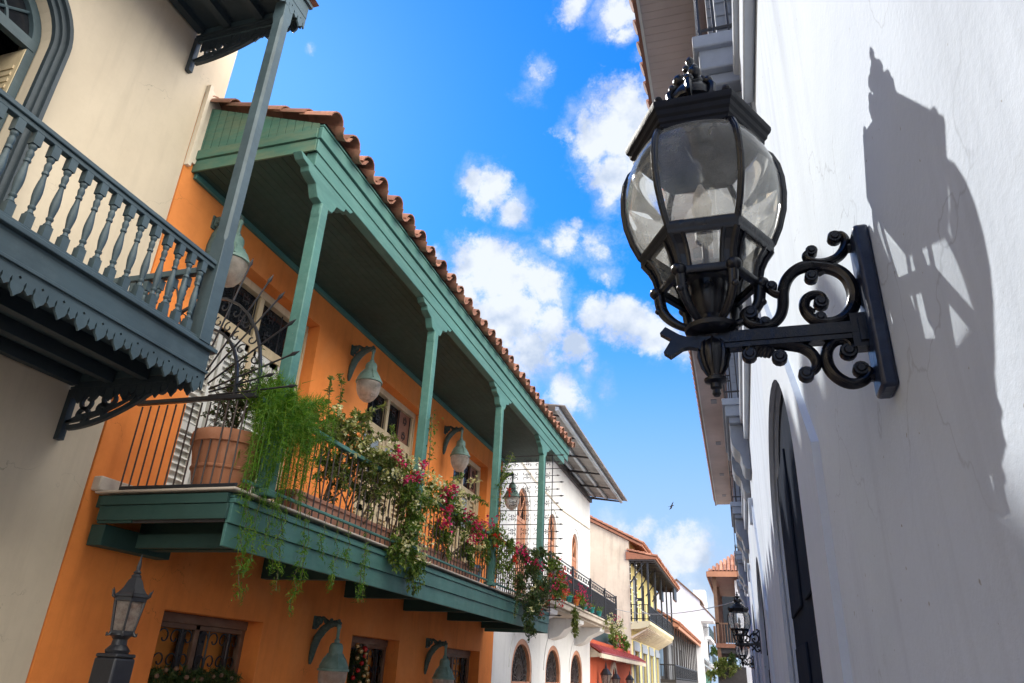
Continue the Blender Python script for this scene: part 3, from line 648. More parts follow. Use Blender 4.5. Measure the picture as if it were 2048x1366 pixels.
# balcony
Y1 = 5.94; XF = -5.5
m = MB(); m.box(-7.36, XF-.02, -7, Y1-.02, 2.98, 3.12); m.box(-7.36, XF+.07, -7, Y1+.06, 3.12, 3.17)
bal = m.build('balcony', 'slate', CB, bevel=.008)
m = MB(); m.box(XF-.02, XF+.02, -7, Y1, 2.885, 3.117); m.box(-7.35, XF-.021, Y1-.03, Y1, 2.885, 3.117); m.box(XF+.015, XF+.035, -7, Y1+.02, 2.865, 2.90); m.build('fascia', 'slate', bal, bevel=.006)
m = MB(); pt = .2185
fret(m, (XF, 5.43+pt/2+pt*2-.02-pt*40, 0), (0, 1, 0), (1, 0, 0), 40, pt, 2.88, 2.755, 2.615)
m.build('fretwork', 'slate', bal, smooth=0)
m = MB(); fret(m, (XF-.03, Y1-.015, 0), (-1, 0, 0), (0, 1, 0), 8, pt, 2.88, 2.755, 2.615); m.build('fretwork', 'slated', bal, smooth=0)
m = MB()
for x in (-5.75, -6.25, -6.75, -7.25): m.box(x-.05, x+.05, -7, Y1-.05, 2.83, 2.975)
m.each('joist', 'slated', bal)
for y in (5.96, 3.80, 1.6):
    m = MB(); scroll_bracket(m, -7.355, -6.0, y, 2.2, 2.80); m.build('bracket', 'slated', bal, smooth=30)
m = MB(); m.box(XF-.055, XF+.055, -7, 5.70, 4.10, 4.15); m.box(XF-.035, XF+.035, -7, 5.70, 4.05, 4.10)
m.box(XF-.04, XF+.04, -7, 5.70, 3.171, 3.21)
m.box(-7.3, XF-.07, 5.72, 5.81, 4.07, 4.15); m.box(-7.3, XF-.07, 5.735, 5.795, 3.171, 3.21); m.build('handrail', 'slate', bal, bevel=.008)
def baluster(x, y):
    m = MB(); a = .037
    m.box(x-a, x+a, y-a, y+a, 3.21, 3.33); m.box(x-a, x+a, y-a, y+a, 3.93, 4.05)
    m.lathe([(0.0310, 3.33), (0.0361, 3.345), (0.0241, 3.36), (0.0206, 3.385), (0.0310, 3.40), (0.0310, 3.415), (0.0224, 3.425), (0.0275, 3.46), (0.0353, 3.52), (0.0370, 3.57), (0.0327, 3.63), (0.0241, 3.70), (0.0198, 3.745), (0.0292, 3.755), (0.0292, 3.772), (0.0224, 3.785), (0.0284, 3.82), (0.0310, 3.845), (0.0215, 3.875), (0.0310, 3.895), (0.0344, 3.91), (0.0292, 3.93)], (x, y, 0), 12)
    return m
b0 = baluster(XF, 5.34).build('baluster', 'slate', bal, org=(XF, 5.34, 3.2))
base0 = b0.location.copy()
for k in range(1, 26): cp(b0, bal, base0+V((0, -.1795*k, 0)))
cp(b0, bal, base0+V((0, .18, 0)))
for k in range(8): cp(b0, bal, base0+V((-.22-.19*k, .425, 0)))
m = MB()
def cpost(x, y, h, z0, z1, c):   # square post with stopped chamfers
    o8 = lambda h, c: [(-h, -h+c), (-h+c, -h), (h-c, -h), (h, -h+c), (h, h-c), (h-c, h), (-h+c, h), (-h, h-c)]
    secs = [(z0, .004), (z0+(z1-z0)*.24, .004), (z0+(z1-z0)*.25, c), (z0+(z1-z0)*.93, c), (z0+(z1-z0)*.945, .004), (z1, .004)]
    vs = []; 
    for z, cc in secs: vs += [(x+a, y+b, z) for a, b in o8(h, cc)]
    fs = [(i*8+k, i*8+(k+1) % 8, (i+1)*8+(k+1) % 8, (i+1)*8+k) for i in range(5) for k in range(8)]
    m.add(vs, fs+[(7, 6, 5, 4, 3, 2, 1, 0), tuple(range(40, 48))])
cpost(XF-.01, 5.76, .088, 3.17, 8.45, .03); m.build('post', 'slate', bal, smooth=20)
# porch roof over the balcony
m = MB(); m.box(-7.36, -5.45, -7, 6.12, 8.84, 8.90); pr = m.build('porch_roof', 'slated', CB)
m = MB()
for x in (-5.62, -6.2, -6.78, -7.25): m.box(x-.06, x+.06, -7, 6.05, 8.72, 8.84)
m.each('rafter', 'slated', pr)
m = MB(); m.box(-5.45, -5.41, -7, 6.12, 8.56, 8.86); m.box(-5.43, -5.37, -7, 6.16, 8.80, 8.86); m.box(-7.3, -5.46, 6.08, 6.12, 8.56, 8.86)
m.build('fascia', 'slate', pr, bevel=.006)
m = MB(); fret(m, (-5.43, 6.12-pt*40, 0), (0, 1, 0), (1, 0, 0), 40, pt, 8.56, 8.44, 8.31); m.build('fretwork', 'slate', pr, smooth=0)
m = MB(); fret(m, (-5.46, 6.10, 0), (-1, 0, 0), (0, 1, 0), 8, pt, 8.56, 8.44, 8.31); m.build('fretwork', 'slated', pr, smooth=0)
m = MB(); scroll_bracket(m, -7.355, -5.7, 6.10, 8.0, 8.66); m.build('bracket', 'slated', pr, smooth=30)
m = MB(); m.prism([(-5.3, -7, 8.9), (-7.36, -7, 9.4), (-7.36, -7, 8.9)], (0, 13.2, 0)); m.build('roof_sheet', 'tile', pr, smooth=0)

# ------------------------------------------------------------------ orange house
OH = thing('orange_house', 'orange plastered house with long green timber balcony and clay tile roof', 'house', (WX, 6.6, GZ))
DOORS = [(7.75, 10.60), (12.80, 15.72), (17.95, 20.80)]
WINS = [(8.28, 10.50), (13.46, 15.62), (18.47, 21.05)]
m = MB()
wall(m, WX, 1, .42, 6.545, 22.22, GZ-.1, 8.05, [(a, b, 1.78, 5.92) for a, b in DOORS]+[(a, b, -.75, .59) for a, b in WINS])
m.box(-12, -8.6, 6.6, 22.2, GZ-.1, 8.0)
m.box(-8.6, -7.77, 6.6, 22.2, 1.4, 1.7); m.box(-8.6, -7.77, 6.6, 22.2, 6.2, 8.0)
m.build('wall', 'orange', OH, smooth=0)
m = MB(); m.box(WX-.02, WX+.12, 6.60, 7.25, 1.776, 1.95); m.build('threshold_stone', 'stone', OH, bevel=.02)
def door_grille(m, y0, y1, z0, z1, x):
    for y in (y0+.03, (y0+y1)/2, y1-.03): m.box(x-.008, x+.008, y-.009, y+.009, z0, z1)
    n = 2; hh = (z1-z0)/n
    for i in range(n):
        zc = z0+hh*(i+.5); r = hh*.22
        for s in (-1, 1):
            yc = (y0+y1)/2+s*(y1-y0)*.25
            cscroll(m, (x, yc, zc), (0, s, 0), (0, 0, 1), (1, 0, 0), r, .016, .014); cscroll(m, (x, yc+s*.04, zc), (0, -s, 0), (0, 0, 1), (1, 0, 0), r*.7, .014, .012)
for k, (a, b) in enumerate(DOORS):
    x = WX-.30; zt = 5.80
    m = MB(); mid = (a+b)/2; zm = 4.93
    for y0, y1 in ((a, a+.13), (b-.13, b), (mid-.06, mid+.06)): m.box(x-.08, x+.03, y0, y1, 1.78, zt)
    m.box(x-.08, x+.05, a, b, zt-.02, 5.92); m.box(x-.06, x+.02, a, b, zm-.09, zm+.09); m.box(x-.06, x+.02, a, b, 1.78, 2.0)
    m.box(x-.09, x+.06, a+.0, a+.05, 1.78, 5.8); m.box(x-.09, x+.06, b-.05, b, 1.78, 5.8)
    d = m.build('balcony_door', 'beige', OH, bevel=.008)
    m = MB(); m.box(x-.13, x-.085, a, b, zm, zt); m.build('pane', 'dkglass', d)
    m = MB()
    for y0, y1 in ((a+.13, mid-.06), (mid+.06, b-.13)): door_grille(m, y0, y1, zm+.09, zt-.02, x-.02)
    m.build('grille', 'iron', d, smooth=40)
    if k: 
        m = MB(); m.box(x-.07, x-.03, b-.75, b-.13, zm+.09, zt-.02); m.build('curtain', 'redwood', d)
    m = MB()
    for y0, y1 in ((a+.13, mid-.06), (mid+.06, b-.13)):
        yc = (y0+y1)/2
        for u0, u1 in ((y0, yc-.03), (yc+.03, y1)):
            m.box(x-.06, x-.0, u0, u0+.09, 2.0, zm-.09); m.box(x-.06, x-.0, u1-.09, u1, 2.0, zm-.09); m.box(x-.06, x, u0, u1, zm-.2, zm-.09); m.box(x-.06, x, u0, u1, 3.05, 3.17)
            for i in range(26):
                z = 2.03+i*.108
                if z < zm-.2: m.prism([(x-.05, u0+.09, z), (x-.012, u0+.09, z-.03), (x-.012, u0+.09, z-.02), (x-.05, u0+.09, z+.01)], (0, u1-u0-.18, 0))
    m.box(x-.09, x-.065, a+.1, b-.1, 2.0, zm)
    m.build('louvred_leaf', 'louvre' if k == 0 else 'beige', d, smooth=0)
    if k:
        m = MB()
        for u in (a+.24, a+.85, mid+.14): m.box(x-.03, x+.008, u, u+.38, 3.85, 4.68)
        m.each('small_pane', 'paleglass', d)
for k, (a, b) in enumerate(WINS):
    x = WX-.33; mid = (a+b)/2+.0; zt = .46
    m = MB(); m.box(x-.06, x+.05, a, b, zt, .59); m.box(x-.06, x+.03, a, a+.1, -.75, zt); m.box(x-.06, x+.03, b-.1, b, -.75, zt); m.box(x-.05, x+.02, mid-.05, mid+.05, -.75, zt); m.box(x-.05, x+.02, a, b, zt-.07, zt)
    wi = m.build('ground_window', 'brown', OH, bevel=.008)
    m = MB(); m.box(-7.86, -7.83, a-.02, b+.02, -.8, .62); m.build('back_panel', 'orange_in', wi)  # plain orange panel set close behind the grille
    m = MB()
    for s in (a+.25, mid-.25, mid+.18, b-.32): m.box(x-.10, x-.075, s, s+.14, -.75, .39)
    m.each('inner_shutter', 'dkwood', wi)
    m = MB()
    for y0, y1 in ((a+.1, mid-.05), (mid+.05, b-.1)):
        w_ = (y1-y0)/2
        for i in range(2):
            yc = y0+w_*(i+.5)
            m.tube([(x, yc, -.75), (x, yc, .39)], .014, 6)
            for s in (-1, 1):
                m.ribbon(YZ([(yc, .02)]+[(yc+s*(p-0), q) for p, q in spiral(.13, .27, .13, .03, pi*1.0, -pi*.9, 12)], x), (1, 0, 0), .016, .016)
                m.ribbon(YZ([(yc, -.30)]+[(yc+s*p, q) for p, q in spiral(.13, -.03, .12, .03, pi*1.1, -pi*.9, 12)], x), (1, 0, 0), .016, .016)
                m.ribbon(YZ([(yc, -.08)]+[(yc+s*p, q) for p, q in spiral(.13, -.30, .11, .03, pi*.9, pi*2.9, 12)], x), (1, 0, 0), .016, .016)
    m.build('grille', 'iron', wi, smooth=40)
# balcony deck
XB = -5.4; YA, YB = 6.70, 21.25
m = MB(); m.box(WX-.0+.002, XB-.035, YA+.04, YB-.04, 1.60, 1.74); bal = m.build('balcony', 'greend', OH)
m = MB()
m.box(XB-.03, XB+.01, YA+.012, YB, 1.14, 1.385); m.box(XB-.03, XB+.035, YA+.012, YB, 1.39, 1.61); m.box(XB-.03, XB+.055, YA+.012, YB, 1.615, 1.665); m.box(XB-.03, XB+.03, YA+.012, YB, 1.67, 1.70)
m.box(-7.3, XB-.031, YB-.03, YB, 1.14, 1.7)
m.build('fascia', 'greenb', bal, bevel=.006)
m = MB(); m.box(-7.2, XB-.0, YA-.03, YA+.01, 1.43, 1.60); m.box(-7.2, XB-.02, YA-.045, YA+.01, 1.605, 1.715); m.box(-7.33, -7.12, YA+.05, YA+1.2, 1.16, 1.40); m.box(-7.2, -6.7, YA-.01, YA+.02, 1.40, 1.43); m.build('end_board', 'greend', bal, bevel=.006)
m = MB(); m.box(-7.3, XB+.08, YA-.07, YB+.05, 1.745, 1.775); m.build('deck_edge', 'stone', bal, bevel=.01)
m = MB()
for i in range(6): y = 7.5+i*2.7; m.box(WX+.01, XB-.04, y, y+.16, 1.22, 1.595)
m.box(-7.04, -5.5, YA+.5, YA+.56, 1.2, 1.36)
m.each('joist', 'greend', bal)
m = MB(); m.box(-7.2, XB-.04, YA+.012, YA+.034, 1.40, 1.62)
for i in range(8): m.box(WX+.02, XB-.04, YA+.04, YB-.04, 1.596, 1.599) if i == 0 else None
m.build('underside', 'dkwood', bal)
POSTS = [7.17, 11.38, 15.66, 19.82]
XP = -5.32
for i, y in enumerate(POSTS):
    m = MB(); h = .085
    m.box(XP-h, XP+h, y-h, y+h, 1.776, 5.95); m.box(XP-h-.02, XP+h+.02, y-h-.02, y+h+.02, 1.776, 1.86)
    p = m.build('post', 'green', bal, bevel=.014, org=(XP, y, 1.78))
    m = MB(); q = []
    prof = [(.085, 5.72), (.105, 5.80), (.085, 5.95), (.20, 5.97), (.25, 6.05), (.29, 6.14), (.42, 6.17), (.50, 6.20), (.52, 6.27), (.66, 6.28), (.74, 6.36)]
    m.prism([(XP-.07, y+a, z) for a, z in prof]+[(XP-.07, y-a, z) for a, z in reversed(prof)], (.14, 0, 0))
    m.build('corbel', 'green', p, bevel=.008)
m = MB(); m.box(XP-.085, XP+.085, YA+.05, 22.3, 6.362, 6.60); m.build('beam', 'green', OH, bevel=.01)
# railing
m = MB()
for a, b in zip([YA]+POSTS, POSTS+[YB]): m.box(XB-.02+.03, XB+.10, a+.086, b-.086, 2.84, 2.90); m.box(XB+.03, XB+.07, a+.086, b-.086, 1.86, 1.90)
m.build('handrail', 'green', bal, bevel=.01)
m = MB(); m.tube([(0, 0, 1.776), (0, 0, 2.84)], .0105, 6)
ys = [y for y in [7.27+i*.168 for i in range(84)] if min(abs(y-p) for p in POSTS) > .1]
br = m.build('baluster', 'rust', bal, org=(0, 0, 1.776)); l0 = br.location.copy(); br.location = l0+V((XB+.05, ys[0], 0))
for y in ys[1:]: cp(br, bal, l0+V((XB+.05, y, 0)))
for i in range(13): cp(br, bal, l0+V((-7.0+i*.128, YA-.01, 0)))
m = MB(); m.box(-7.1, XB+.07, YA-.04, YA+.02, 2.86, 2.915); m.box(-7.0, XB+.05, YA-.025, YA+.005, 1.79, 1.83); m.each('end_rail', 'iron', bal, bevel=.006)
# spiked fan screen at the near end
m = MB(); c = (-6.35, 2.92); Ys = YA
def arc(r, a0, a1, n=14): return [(c[0]+r*cos(a0+(a1-a0)*i/n), c[1]+r*1.4*sin(a0+(a1-a0)*i/n)) for i in range(n+1)]
m.ribbon(XZ(arc(1.0, 0, pi), Ys), (0, 1, 0), .03, .04); m.ribbon(XZ(arc(.68, 0, pi), Ys), (0, 1, 0), .03, .04)
for i, (tx, tz) in enumerate([(-4.80, 2.98), (-5.14, 3.16), (-4.86, 3.43), (-5.00, 3.88), (-5.25, 4.30), (-5.48, 4.58), (-5.86, 4.88), (-6.25, 5.1), (-6.7, 5.05), (-7.1, 4.8)]):
    d = V((tx-c[0], 0, tz-c[1])); l = d.length; d.normalize(); a = V((c[0], Ys, c[1]))
    m.tube([a+d*.30, a+d*(l-.13)], .012, 6); m.tube([a+d*(l-.15), a+d*(l-.09), a+d*l], [.010, .026, .001], 6)
for i in range(13):
    t = pi*(i+.5)/13
    for r, s in ((.76, 1), (.92, -1)):
        x, z = c[0]+r*cos(t), c[1]+r*1.4*sin(t); m.ribbon(XZ(spiral(x, z, .075, .02, t+s*.4, t+s*5.6, 12), Ys), (0, 1, 0), .014, .014)
m.build('spiked_screen', 'iron', OH, smooth=40)
# scroll screen at the far end
m = MB(); Ys = 21.1
rows = [1.62+i*.428 for i in range(12)]
for i, z in enumerate(rows):
    m.tube([(-7.3, Ys, z), (-5.06 if i % 2 else -5.0, Ys, z)], .013, 6); m.tube([(-5.1, Ys, z), (-5.03, Ys, z), (-4.94, Ys, z)], [.012, .03, .002], 6)
    if i < 11: m.tube([(-5.6, Ys, z+.21), (-5.14, Ys, z+.21)], .01, 6); m.tube([(-5.2, Ys, z+.21), (-5.15, Ys, z+.21), (-5.07, Ys, z+.21)], [.010, .026, .002], 6)
for x in (-7.25, -5.55, -5.32): m.box(x-.012, x+.012, Ys-.012, Ys+.012, 1.6, 6.35)
for z in rows[:-1]:
    for x in (-6.98, -6.56, -6.14, -5.74):
        for s in (-1, 1): cscroll(m, (x+s*.085, Ys, z+.214), (s, 0, 0), (0, 0, 1), (0, 1, 0), .085, .014, .014)
    cscroll(m, (-5.44, Ys, z+.214), (1, 0, 0), (0, 0, 1), (0, 1, 0), .08, .014, .014)
m.build('scroll_screen', 'iron', OH, smooth=40)
# roof: soffit, fascia, gable end, tiles
XE = -5.22; RY0, RY1 = 6.70, 22.75
m = MB()
for i in range(14):
    x0 = WX+.01+i*(XP-.09-WX-.01)/14; x1 = WX+.01+(i+1)*(XP-.09-WX-.01)/14
    m.box(x0+.004, x1-.004, RY0+.02, RY1-.02, 6.60, 6.63)
m.box(WX+.005, XP-.09, RY0+.02, RY1-.02, 6.622, 6.66); m.box(XP+.09, XE-.025, RY0+.02, RY1-.02, 6.62, 6.66)
m.box(XP-.12, XP+.10, RY0+.02, RY1-.02, 6.63, 6.66)
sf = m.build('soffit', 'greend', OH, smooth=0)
m = MB(); m.box(WX+.003, WX+.06, RY0+.05, RY1-.1, 6.50, 6.60); m.build('wall_trim', 'green', sf, bevel=.006)
m = MB(); m.box(XE-.02, XE+.005, RY0+.0, RY1, 6.58, 6.78); m.box(XE-.02, XE+.045, RY0-.01, RY1+.01, 6.79, 6.99); m.box(XE-.02, XE+.06, RY0-.01, RY1+.01, 7.0, 7.03)
m.build('fascia', 'green', OH, bevel=.008)
m = MB(); m.box(-7.42, XE-.021, RY0-.012, RY0+.018, 6.58, 6.78); m.box(-7.42, XE-.021, RY0-.04, RY0+.018, 6.79, 6.955)
gb = m.build('gable_board', 'greenw', OH, bevel=.006)
m = MB(); nB = 15
for i in range(nB):
    x0 = -7.40+i*(2.16/nB); x1 = x0+2.16/nB-.010; s = .36
    zt = lambda x: 7.06+(XE-x)*s
    m.prism([(x0, RY0-.002, 6.956), (x1, RY0-.002, 6.956), (x1, RY0-.002, zt(x1)), (x0, RY0-.002, zt(x0))], (0, .03, 0))
m.build('gable_cladding', 'greenw', gb, smooth=0, bevel=.004)
m = MB(); m.box(-7.43, -7.40, RY0+.019, RY0+.07, 6.6, 7.8); m.box(-7.9, -7.43, RY0-.03, RY0-.01, 6.6, 6.61); m.build('gable_back', 'dkwood', gb)
m = MB(); s = .36; L = 4.4
m.quad((XE+.08, RY0, 7.035), (XE+.08, RY1, 7.035), (XE-L, RY1, 7.035+L*s+.03), (XE-L, RY0, 7.035+L*s+.03))
m.quad((XE+.08, RY1, 7.03), (XE+.08, RY0, 7.03), (XE-L, RY0, 7.03+L*s), (XE-L, RY1, 7.03+L*s))
m.prism([(XE-L, RY0, 7.03+L*s), (XE-L-3, RY0, 7.0), (XE-L, RY0, 7.0)], (0, RY1-RY0, 0)); m.build('roof_deck', 'dkwood', OH, smooth=0)
m = MB(); r2 = random.Random(3)
def barrel(m, a, b, ra, rb_, up, th=.018, n=7, flip=1):
    """half-round clay tile from a to b"""
    a, b = V(a), V(b); t = (b-a).normalized(); x = t.cross(V(up)).normalized(); u = x.cross(t)
    vs = []
    for p, r in ((a, ra), (b, rb_)):
        for rr in (r, r-th):
            vs += [p+x*rr*cos(pi*k/n)+u*flip*rr*sin(pi*k/n) for k in range(n+1)]
    N = n+1; fs = []
    for k in range(n):
        fs += [(k, k+1, 2*N+k+1, 2*N+k), (N+k+1, N+k, 3*N+k, 3*N+k+1), (k+1, k, N+k, N+k+1), (2*N+k, 2*N+k+1, 3*N+k+1, 3*N+k)]
    fs += [(0, N, 3*N, 2*N)[::-1], (N-1, 2*N-1, 4*N-1, 3*N-1)]
    if flip < 0: fs = [f[::-1] for f in fs]
    m.add(vs, fs)
def tile_field(m, x0, z0, x1, z1, ya, yb, pitch=.50, ln=.60, r=.165, jit=1, nrow=None):
    d = V((x1-x0, 0, z1-z0)); L = d.length; d.normalize(); up = (-d.z if d.x > 0 else d.z, 0, abs(d.x)); up = (up[0]*(-1 if d.x < 0 else 1), 0, up[2])
    up = V((0, 1, 0)).cross(d); up = up if up.z > 0 else -up
    nr = nrow or max(1, int(L/(ln*.82))); ny = int((yb-ya)/pitch)
    for j in range(ny+1):
        y = ya+j*(yb-ya)/ny
        for i in range(nr):
            jx = r2.uniform(-.025, .025)*jit; jy = r2.uniform(-.014, .014)*jit
            a = V((x0, y+jy, z0))+d*(i*ln*.82+jx)+up*.055; b = a+d*ln-up*.028
            rr = r*r2.uniform(.93, 1.07); barrel(m, a, b, rr, rr*.82, up)
            if j < ny:
                a2 = V((x0, y+pitch/2+jy, z0))+d*(i*ln*.82-.05+jx)+up*.085; b2 = a2+d*ln+up*.01
                barrel(m, a2, b2, rr*.8, rr*.9, up, flip=-1, n=5)
tile_field(m, XE+.17, 7.035, XE-L, 7.035+(L+.17)*s, RY0+.06, RY1-.03)
m.build('roof_tiles', 'tile', OH, smooth=50)

# ------------------------------------------------------------------ verdigris wall lamps
def wall_lamp():
    t = thing('wall_lamp', 'verdigris gooseneck wall lamp between the first and second balcony doors', 'wall lamp', (WX, 11.86, 6.05), 'verdigris lamps on the orange wall')
    def R(l): return [(WX+x, 11.86, 6.05+z) for x, z in l]
    m = MB(); m.tube(R([(.025, -.76), (.03, -.66), (.05, -.50), (.10, -.33), (.19, -.20), (.30, -.115), (.41, -.085), (.50, -.10)]), [.022, .048, .064, .074, .076, .068, .055, .046], 8)
    for i, (x, z, r) in enumerate(((.035, -.60, .035), (.06, -.47, .04), (.10, -.36, .04), (.17, -.26, .04), (.26, -.17, .035), (.30, -.04, .04), (.22, -.05, .045))): m.ball(R([(x+.03*(i % 2), z)])[0], r, 6, (1, .8, 1))
    m.tube([(a, b, c_) for a, b, c_ in R(spiral(.085, -.06, .085, .02, pi*1.5, -pi*.9, 14))], .034, 8)
    m.tube(R([(.02, -.14), (.06, -.02), (.16, -.0), (.26, -.06), (.34, -.07)]), .034, 6)
    for k in range(5): m.ball(R([(.47+.045*cos(k*1.26), -.085+.045*sin(k*1.26))])[0], .032, 6)
    m.box(WX, WX+.025, 11.80, 11.92, 5.86, 6.08)
    m.build('bracket', 'verdd', t, smooth=60)
    m = MB(); cx = WX+.50; m.lathe([(.03, -.10), (.045, -.14), (.028, -.18), (.028, -.33), (.05, -.355), (.045, -.395), (.09, -.41), (.113, -.445), (.120, -.49), (.120, -.58), (.135, -.595), (.135, -.61), (.185, -.665), (.235, -.755), (.248, -.80), (.270, -.812), (.272, -.845), (.245, -.85), (.14, -.62)], (cx, 11.86, 6.05), 20, capb=False)
    for k in range(4):
        a = pi/4+k*pi/2; m.tube([(cx+r*cos(a), 11.86+r*sin(a), 6.05+z) for r, z in ((.128, -.57), (.15, -.61), (.195, -.665), (.25, -.79))], .014, 6)
    m.build('hood', 'verd', t, smooth=40)
    m = MB(); m.lathe([(.243, -.83), (.247, -.90), (.235, -1.0), (.200, -1.10), (.142, -1.19), (.07, -1.24), (.002, -1.255)], (cx, 11.86, 6.05), 20, capb=False); m.build('glass_bowl', 'bowl', t, smooth=60)
    return t
wl = wall_lamp()
for y, z, lab in ((7.38, 6.20, 'verdigris gooseneck wall lamp half hidden behind the slate corner post'), (17.09, 6.03, 'verdigris gooseneck wall lamp between the second and third balcony doors'), (21.85, 6.05, 'verdigris gooseneck wall lamp at the far end of the balcony, before the scroll screen'),
                  (12.02, .78, 'verdigris gooseneck wall lamp under the balcony, left of the decorated Christmas tree'), (17.15, .70, 'verdigris gooseneck wall lamp under the balcony, near the far corner of the orange wall')):
    c = cp(wl, None, (WX, y, z)); c['label'] = lab

# ------------------------------------------------------------------ lantern on a pillar
PX, PY = -6.1, 6.36
t = thing('pillar_lantern', 'dark pointed lantern with milky panes on a square pillar in front of the orange wall', 'lantern', (PX, PY, GZ))
m = MB(); m.box(PX-.135, PX+.135, PY-.135, PY+.135, GZ, -.02); m.box(PX-.19, PX+.19, PY-.19, PY+.19, GZ, GZ+.35)
m.prism([(PX-.135, PY-.135, -.02), (PX+.135, PY-.135, -.02), (PX+.135, PY+.135, -.02), (PX-.135, PY+.135, -.02)], (0, 0, .04)); m.build('pillar', 'iron', t, bevel=.025)
m = MB(); m.lathe([(.11, .02), (.12, .05), (.10, .075), (.075, .10), (.07, .15), (.09, .175), (.115, .19), (.115, .21)], (PX, PY, 0), 12); m.build('neck', 'iron', t)
m = MB(); L0, L1 = .215, .53
for k in range(6):
    a = k*pi/3+.3; m.tube([(PX+.115*cos(a), PY+.115*sin(a), L0), (PX+.160*cos(a), PY+.160*sin(a), L1)], .011, 6)
    m.tube([(PX+r*cos(a), PY+r*sin(a), z) for r, z in ((.115, .225), (.135, .19), (.155, .185), (.16, .215))], [.012, .012, .009, .004], 6)
    m.tube([(PX+r*cos(a), PY+r*sin(a), z) for r, z in ((.165, .55), (.195, .57), (.205, .61), (.215, .635))], [.014, .012, .008, .003], 6)
m.lathe([(.10, L0-.01), (.125, L0-.008), (.125, L0+.015), (.11, L0+.02)], (PX, PY, 0), 6, ph=.3); m.lathe([(.150, L1-.02), (.170, L1-.015), (.172, L1+.02), (.182, L1+.03), (.178, L1+.05), (.15, L1+.07)], (PX, PY, 0), 6, ph=.3)
m.build('lantern_frame', 'iron', t, smooth=30)
m = MB(); m.lathe([(.108, L0), (.156, L1)], (PX, PY, 0), 6, ph=.3, capb=False, capt=False); m.build('glass_pane', 'milk', t, smooth=0)
m = MB(); m.lathe([(.16, L1+.06), (.11, L1+.12), (.08, L1+.19), (.055, L1+.215), (.05, L1+.235)], (PX, PY, 0), 6, ph=.3); m.lathe([(.055, L1+.235), (.03, L1+.26), (.04, L1+.275), (.02, L1+.30), (.022, L1+.34), (.012, L1+.40), (.001, L1+.47)], (PX, PY, 0), 8); m.build('roof', 'iron', t, smooth=30)
# ------------------------------------------------------------------ plants
def leafcard(m, p, d, up, L, W, fold=.25):
    d = d.normalized(); r = d.cross(up)
    if r.length < 1e-3: r = d.cross(V((1, 0, 0)))
    r.normalize(); u = r.cross(d)
    a = p; b = p+d*L*.45+r*W/2+u*W*fold; c = p+d*L-u*L*.12; e = p+d*L*.45-r*W/2+u*W*fold; q = p+d*L*.5
    o = len(m.v); m.v += [tuple(a), tuple(b), tuple(c), tuple(e), tuple(q)]; m.f += [(o, o+4, o+1), (o+1, o+4, o+2), (o+2, o+4, o+3), (o+3, o+4, o)]
def rv(r, s=1): return V((r.gauss(0, s), r.gauss(0, s), r.gauss(0, s)))
def bush(name, label, loc, spots, nleaf, L=.07, mat='leaf', group=None, flowers=(), seed=1, nstem=10, root=None, twigs=(), cat='plant'):
    """spots = [(centre, radii, weight)]: leaf clumps on twigs growing from root"""
    r = random.Random(seed); t = thing(name, label, cat, loc, group); nleaf = int(nleaf*1.8)
    m = MB(); st = MB(); root = V(root or loc)
    W = sum(s[2] for s in spots)
    for c, rad, wgt in spots:
        c = V(c); n = int(nleaf*wgt/W); nt = max(3, n//26)
        for _ in range(nt):
            o = V((r.uniform(-1, 1), r.uniform(-1, 1), r.uniform(-1, 1)))
            while o.length > 1: o = V((r.uniform(-1, 1), r.uniform(-1, 1), r.uniform(-1, 1)))
            e = c+V((o.x*rad[0], o.y*rad[1], o.z*rad[2])); s0 = c.lerp(e, .25)+rv(r, .03)
            mid = s0.lerp(e, .5)+V((0, 0, .04))+rv(r, .02)
            pts = [s0, mid, e+V((0, 0, -.02)), e+(e-mid)*.45+V((0, 0, -.06))]
            st.tube(pts, [.006, .005, .004, .002], 4)
            for i in range(int(26*r.uniform(.6, 1.4))):
                u = r.random()*2.999; k = int(u); p = pts[k].lerp(pts[k+1], u-k)
                d = (pts[k+1]-pts[k]).normalized()*.5+rv(r, .7); d.z -= .1
                leafcard(m, p+rv(r, .012), d, V((r.gauss(0, .4), r.gauss(0, .4), 1)), L*r.uniform(.6, 1.35), L*r.uniform(.42, .65))
    for c, rad, wgt in spots[:nstem]:
        c = V(c); q = root.lerp(c, .5)+rv(r, .08); st.tube([root+rv(r, .05), q, c], [.014, .011, .006], 5)
    for pts in twigs:
        P_ = [V(p) for p in pts]; st.tube(P_, [.008]*(len(P_)-1)+[.002], 4)
        for a, b in zip(P_, P_[1:]):
            for i in range(int((b-a).length*75)+2):
                leafcard(m, a.lerp(b, r.random())+rv(r, .012), (b-a).normalized()*.4+rv(r, .8), V((r.gauss(0, .4), r.gauss(0, .4), 1)), L*r.uniform(.6, 1.3), L*r.uniform(.42, .65))
    m.build('foliage', mat, t, smooth=0); st.build('stems', 'stem', t)
    for fm, fname, cl, n, sz in flowers:
        for c in cl:
            g = MB(); c = V(c)
            for i in range(n):
                p = c+rv(r, sz*1.15); out_ = rv(r)
                for k in range(3):
                    leafcard(g, p, out_.normalized()*.4+rv(r, .6), V((0, 0, 1)), .062*r.uniform(.7, 1.3), .052, .15)
            g.build(fname, fm, t, smooth=0)
    return t
XR = XB+.06     # railing plane
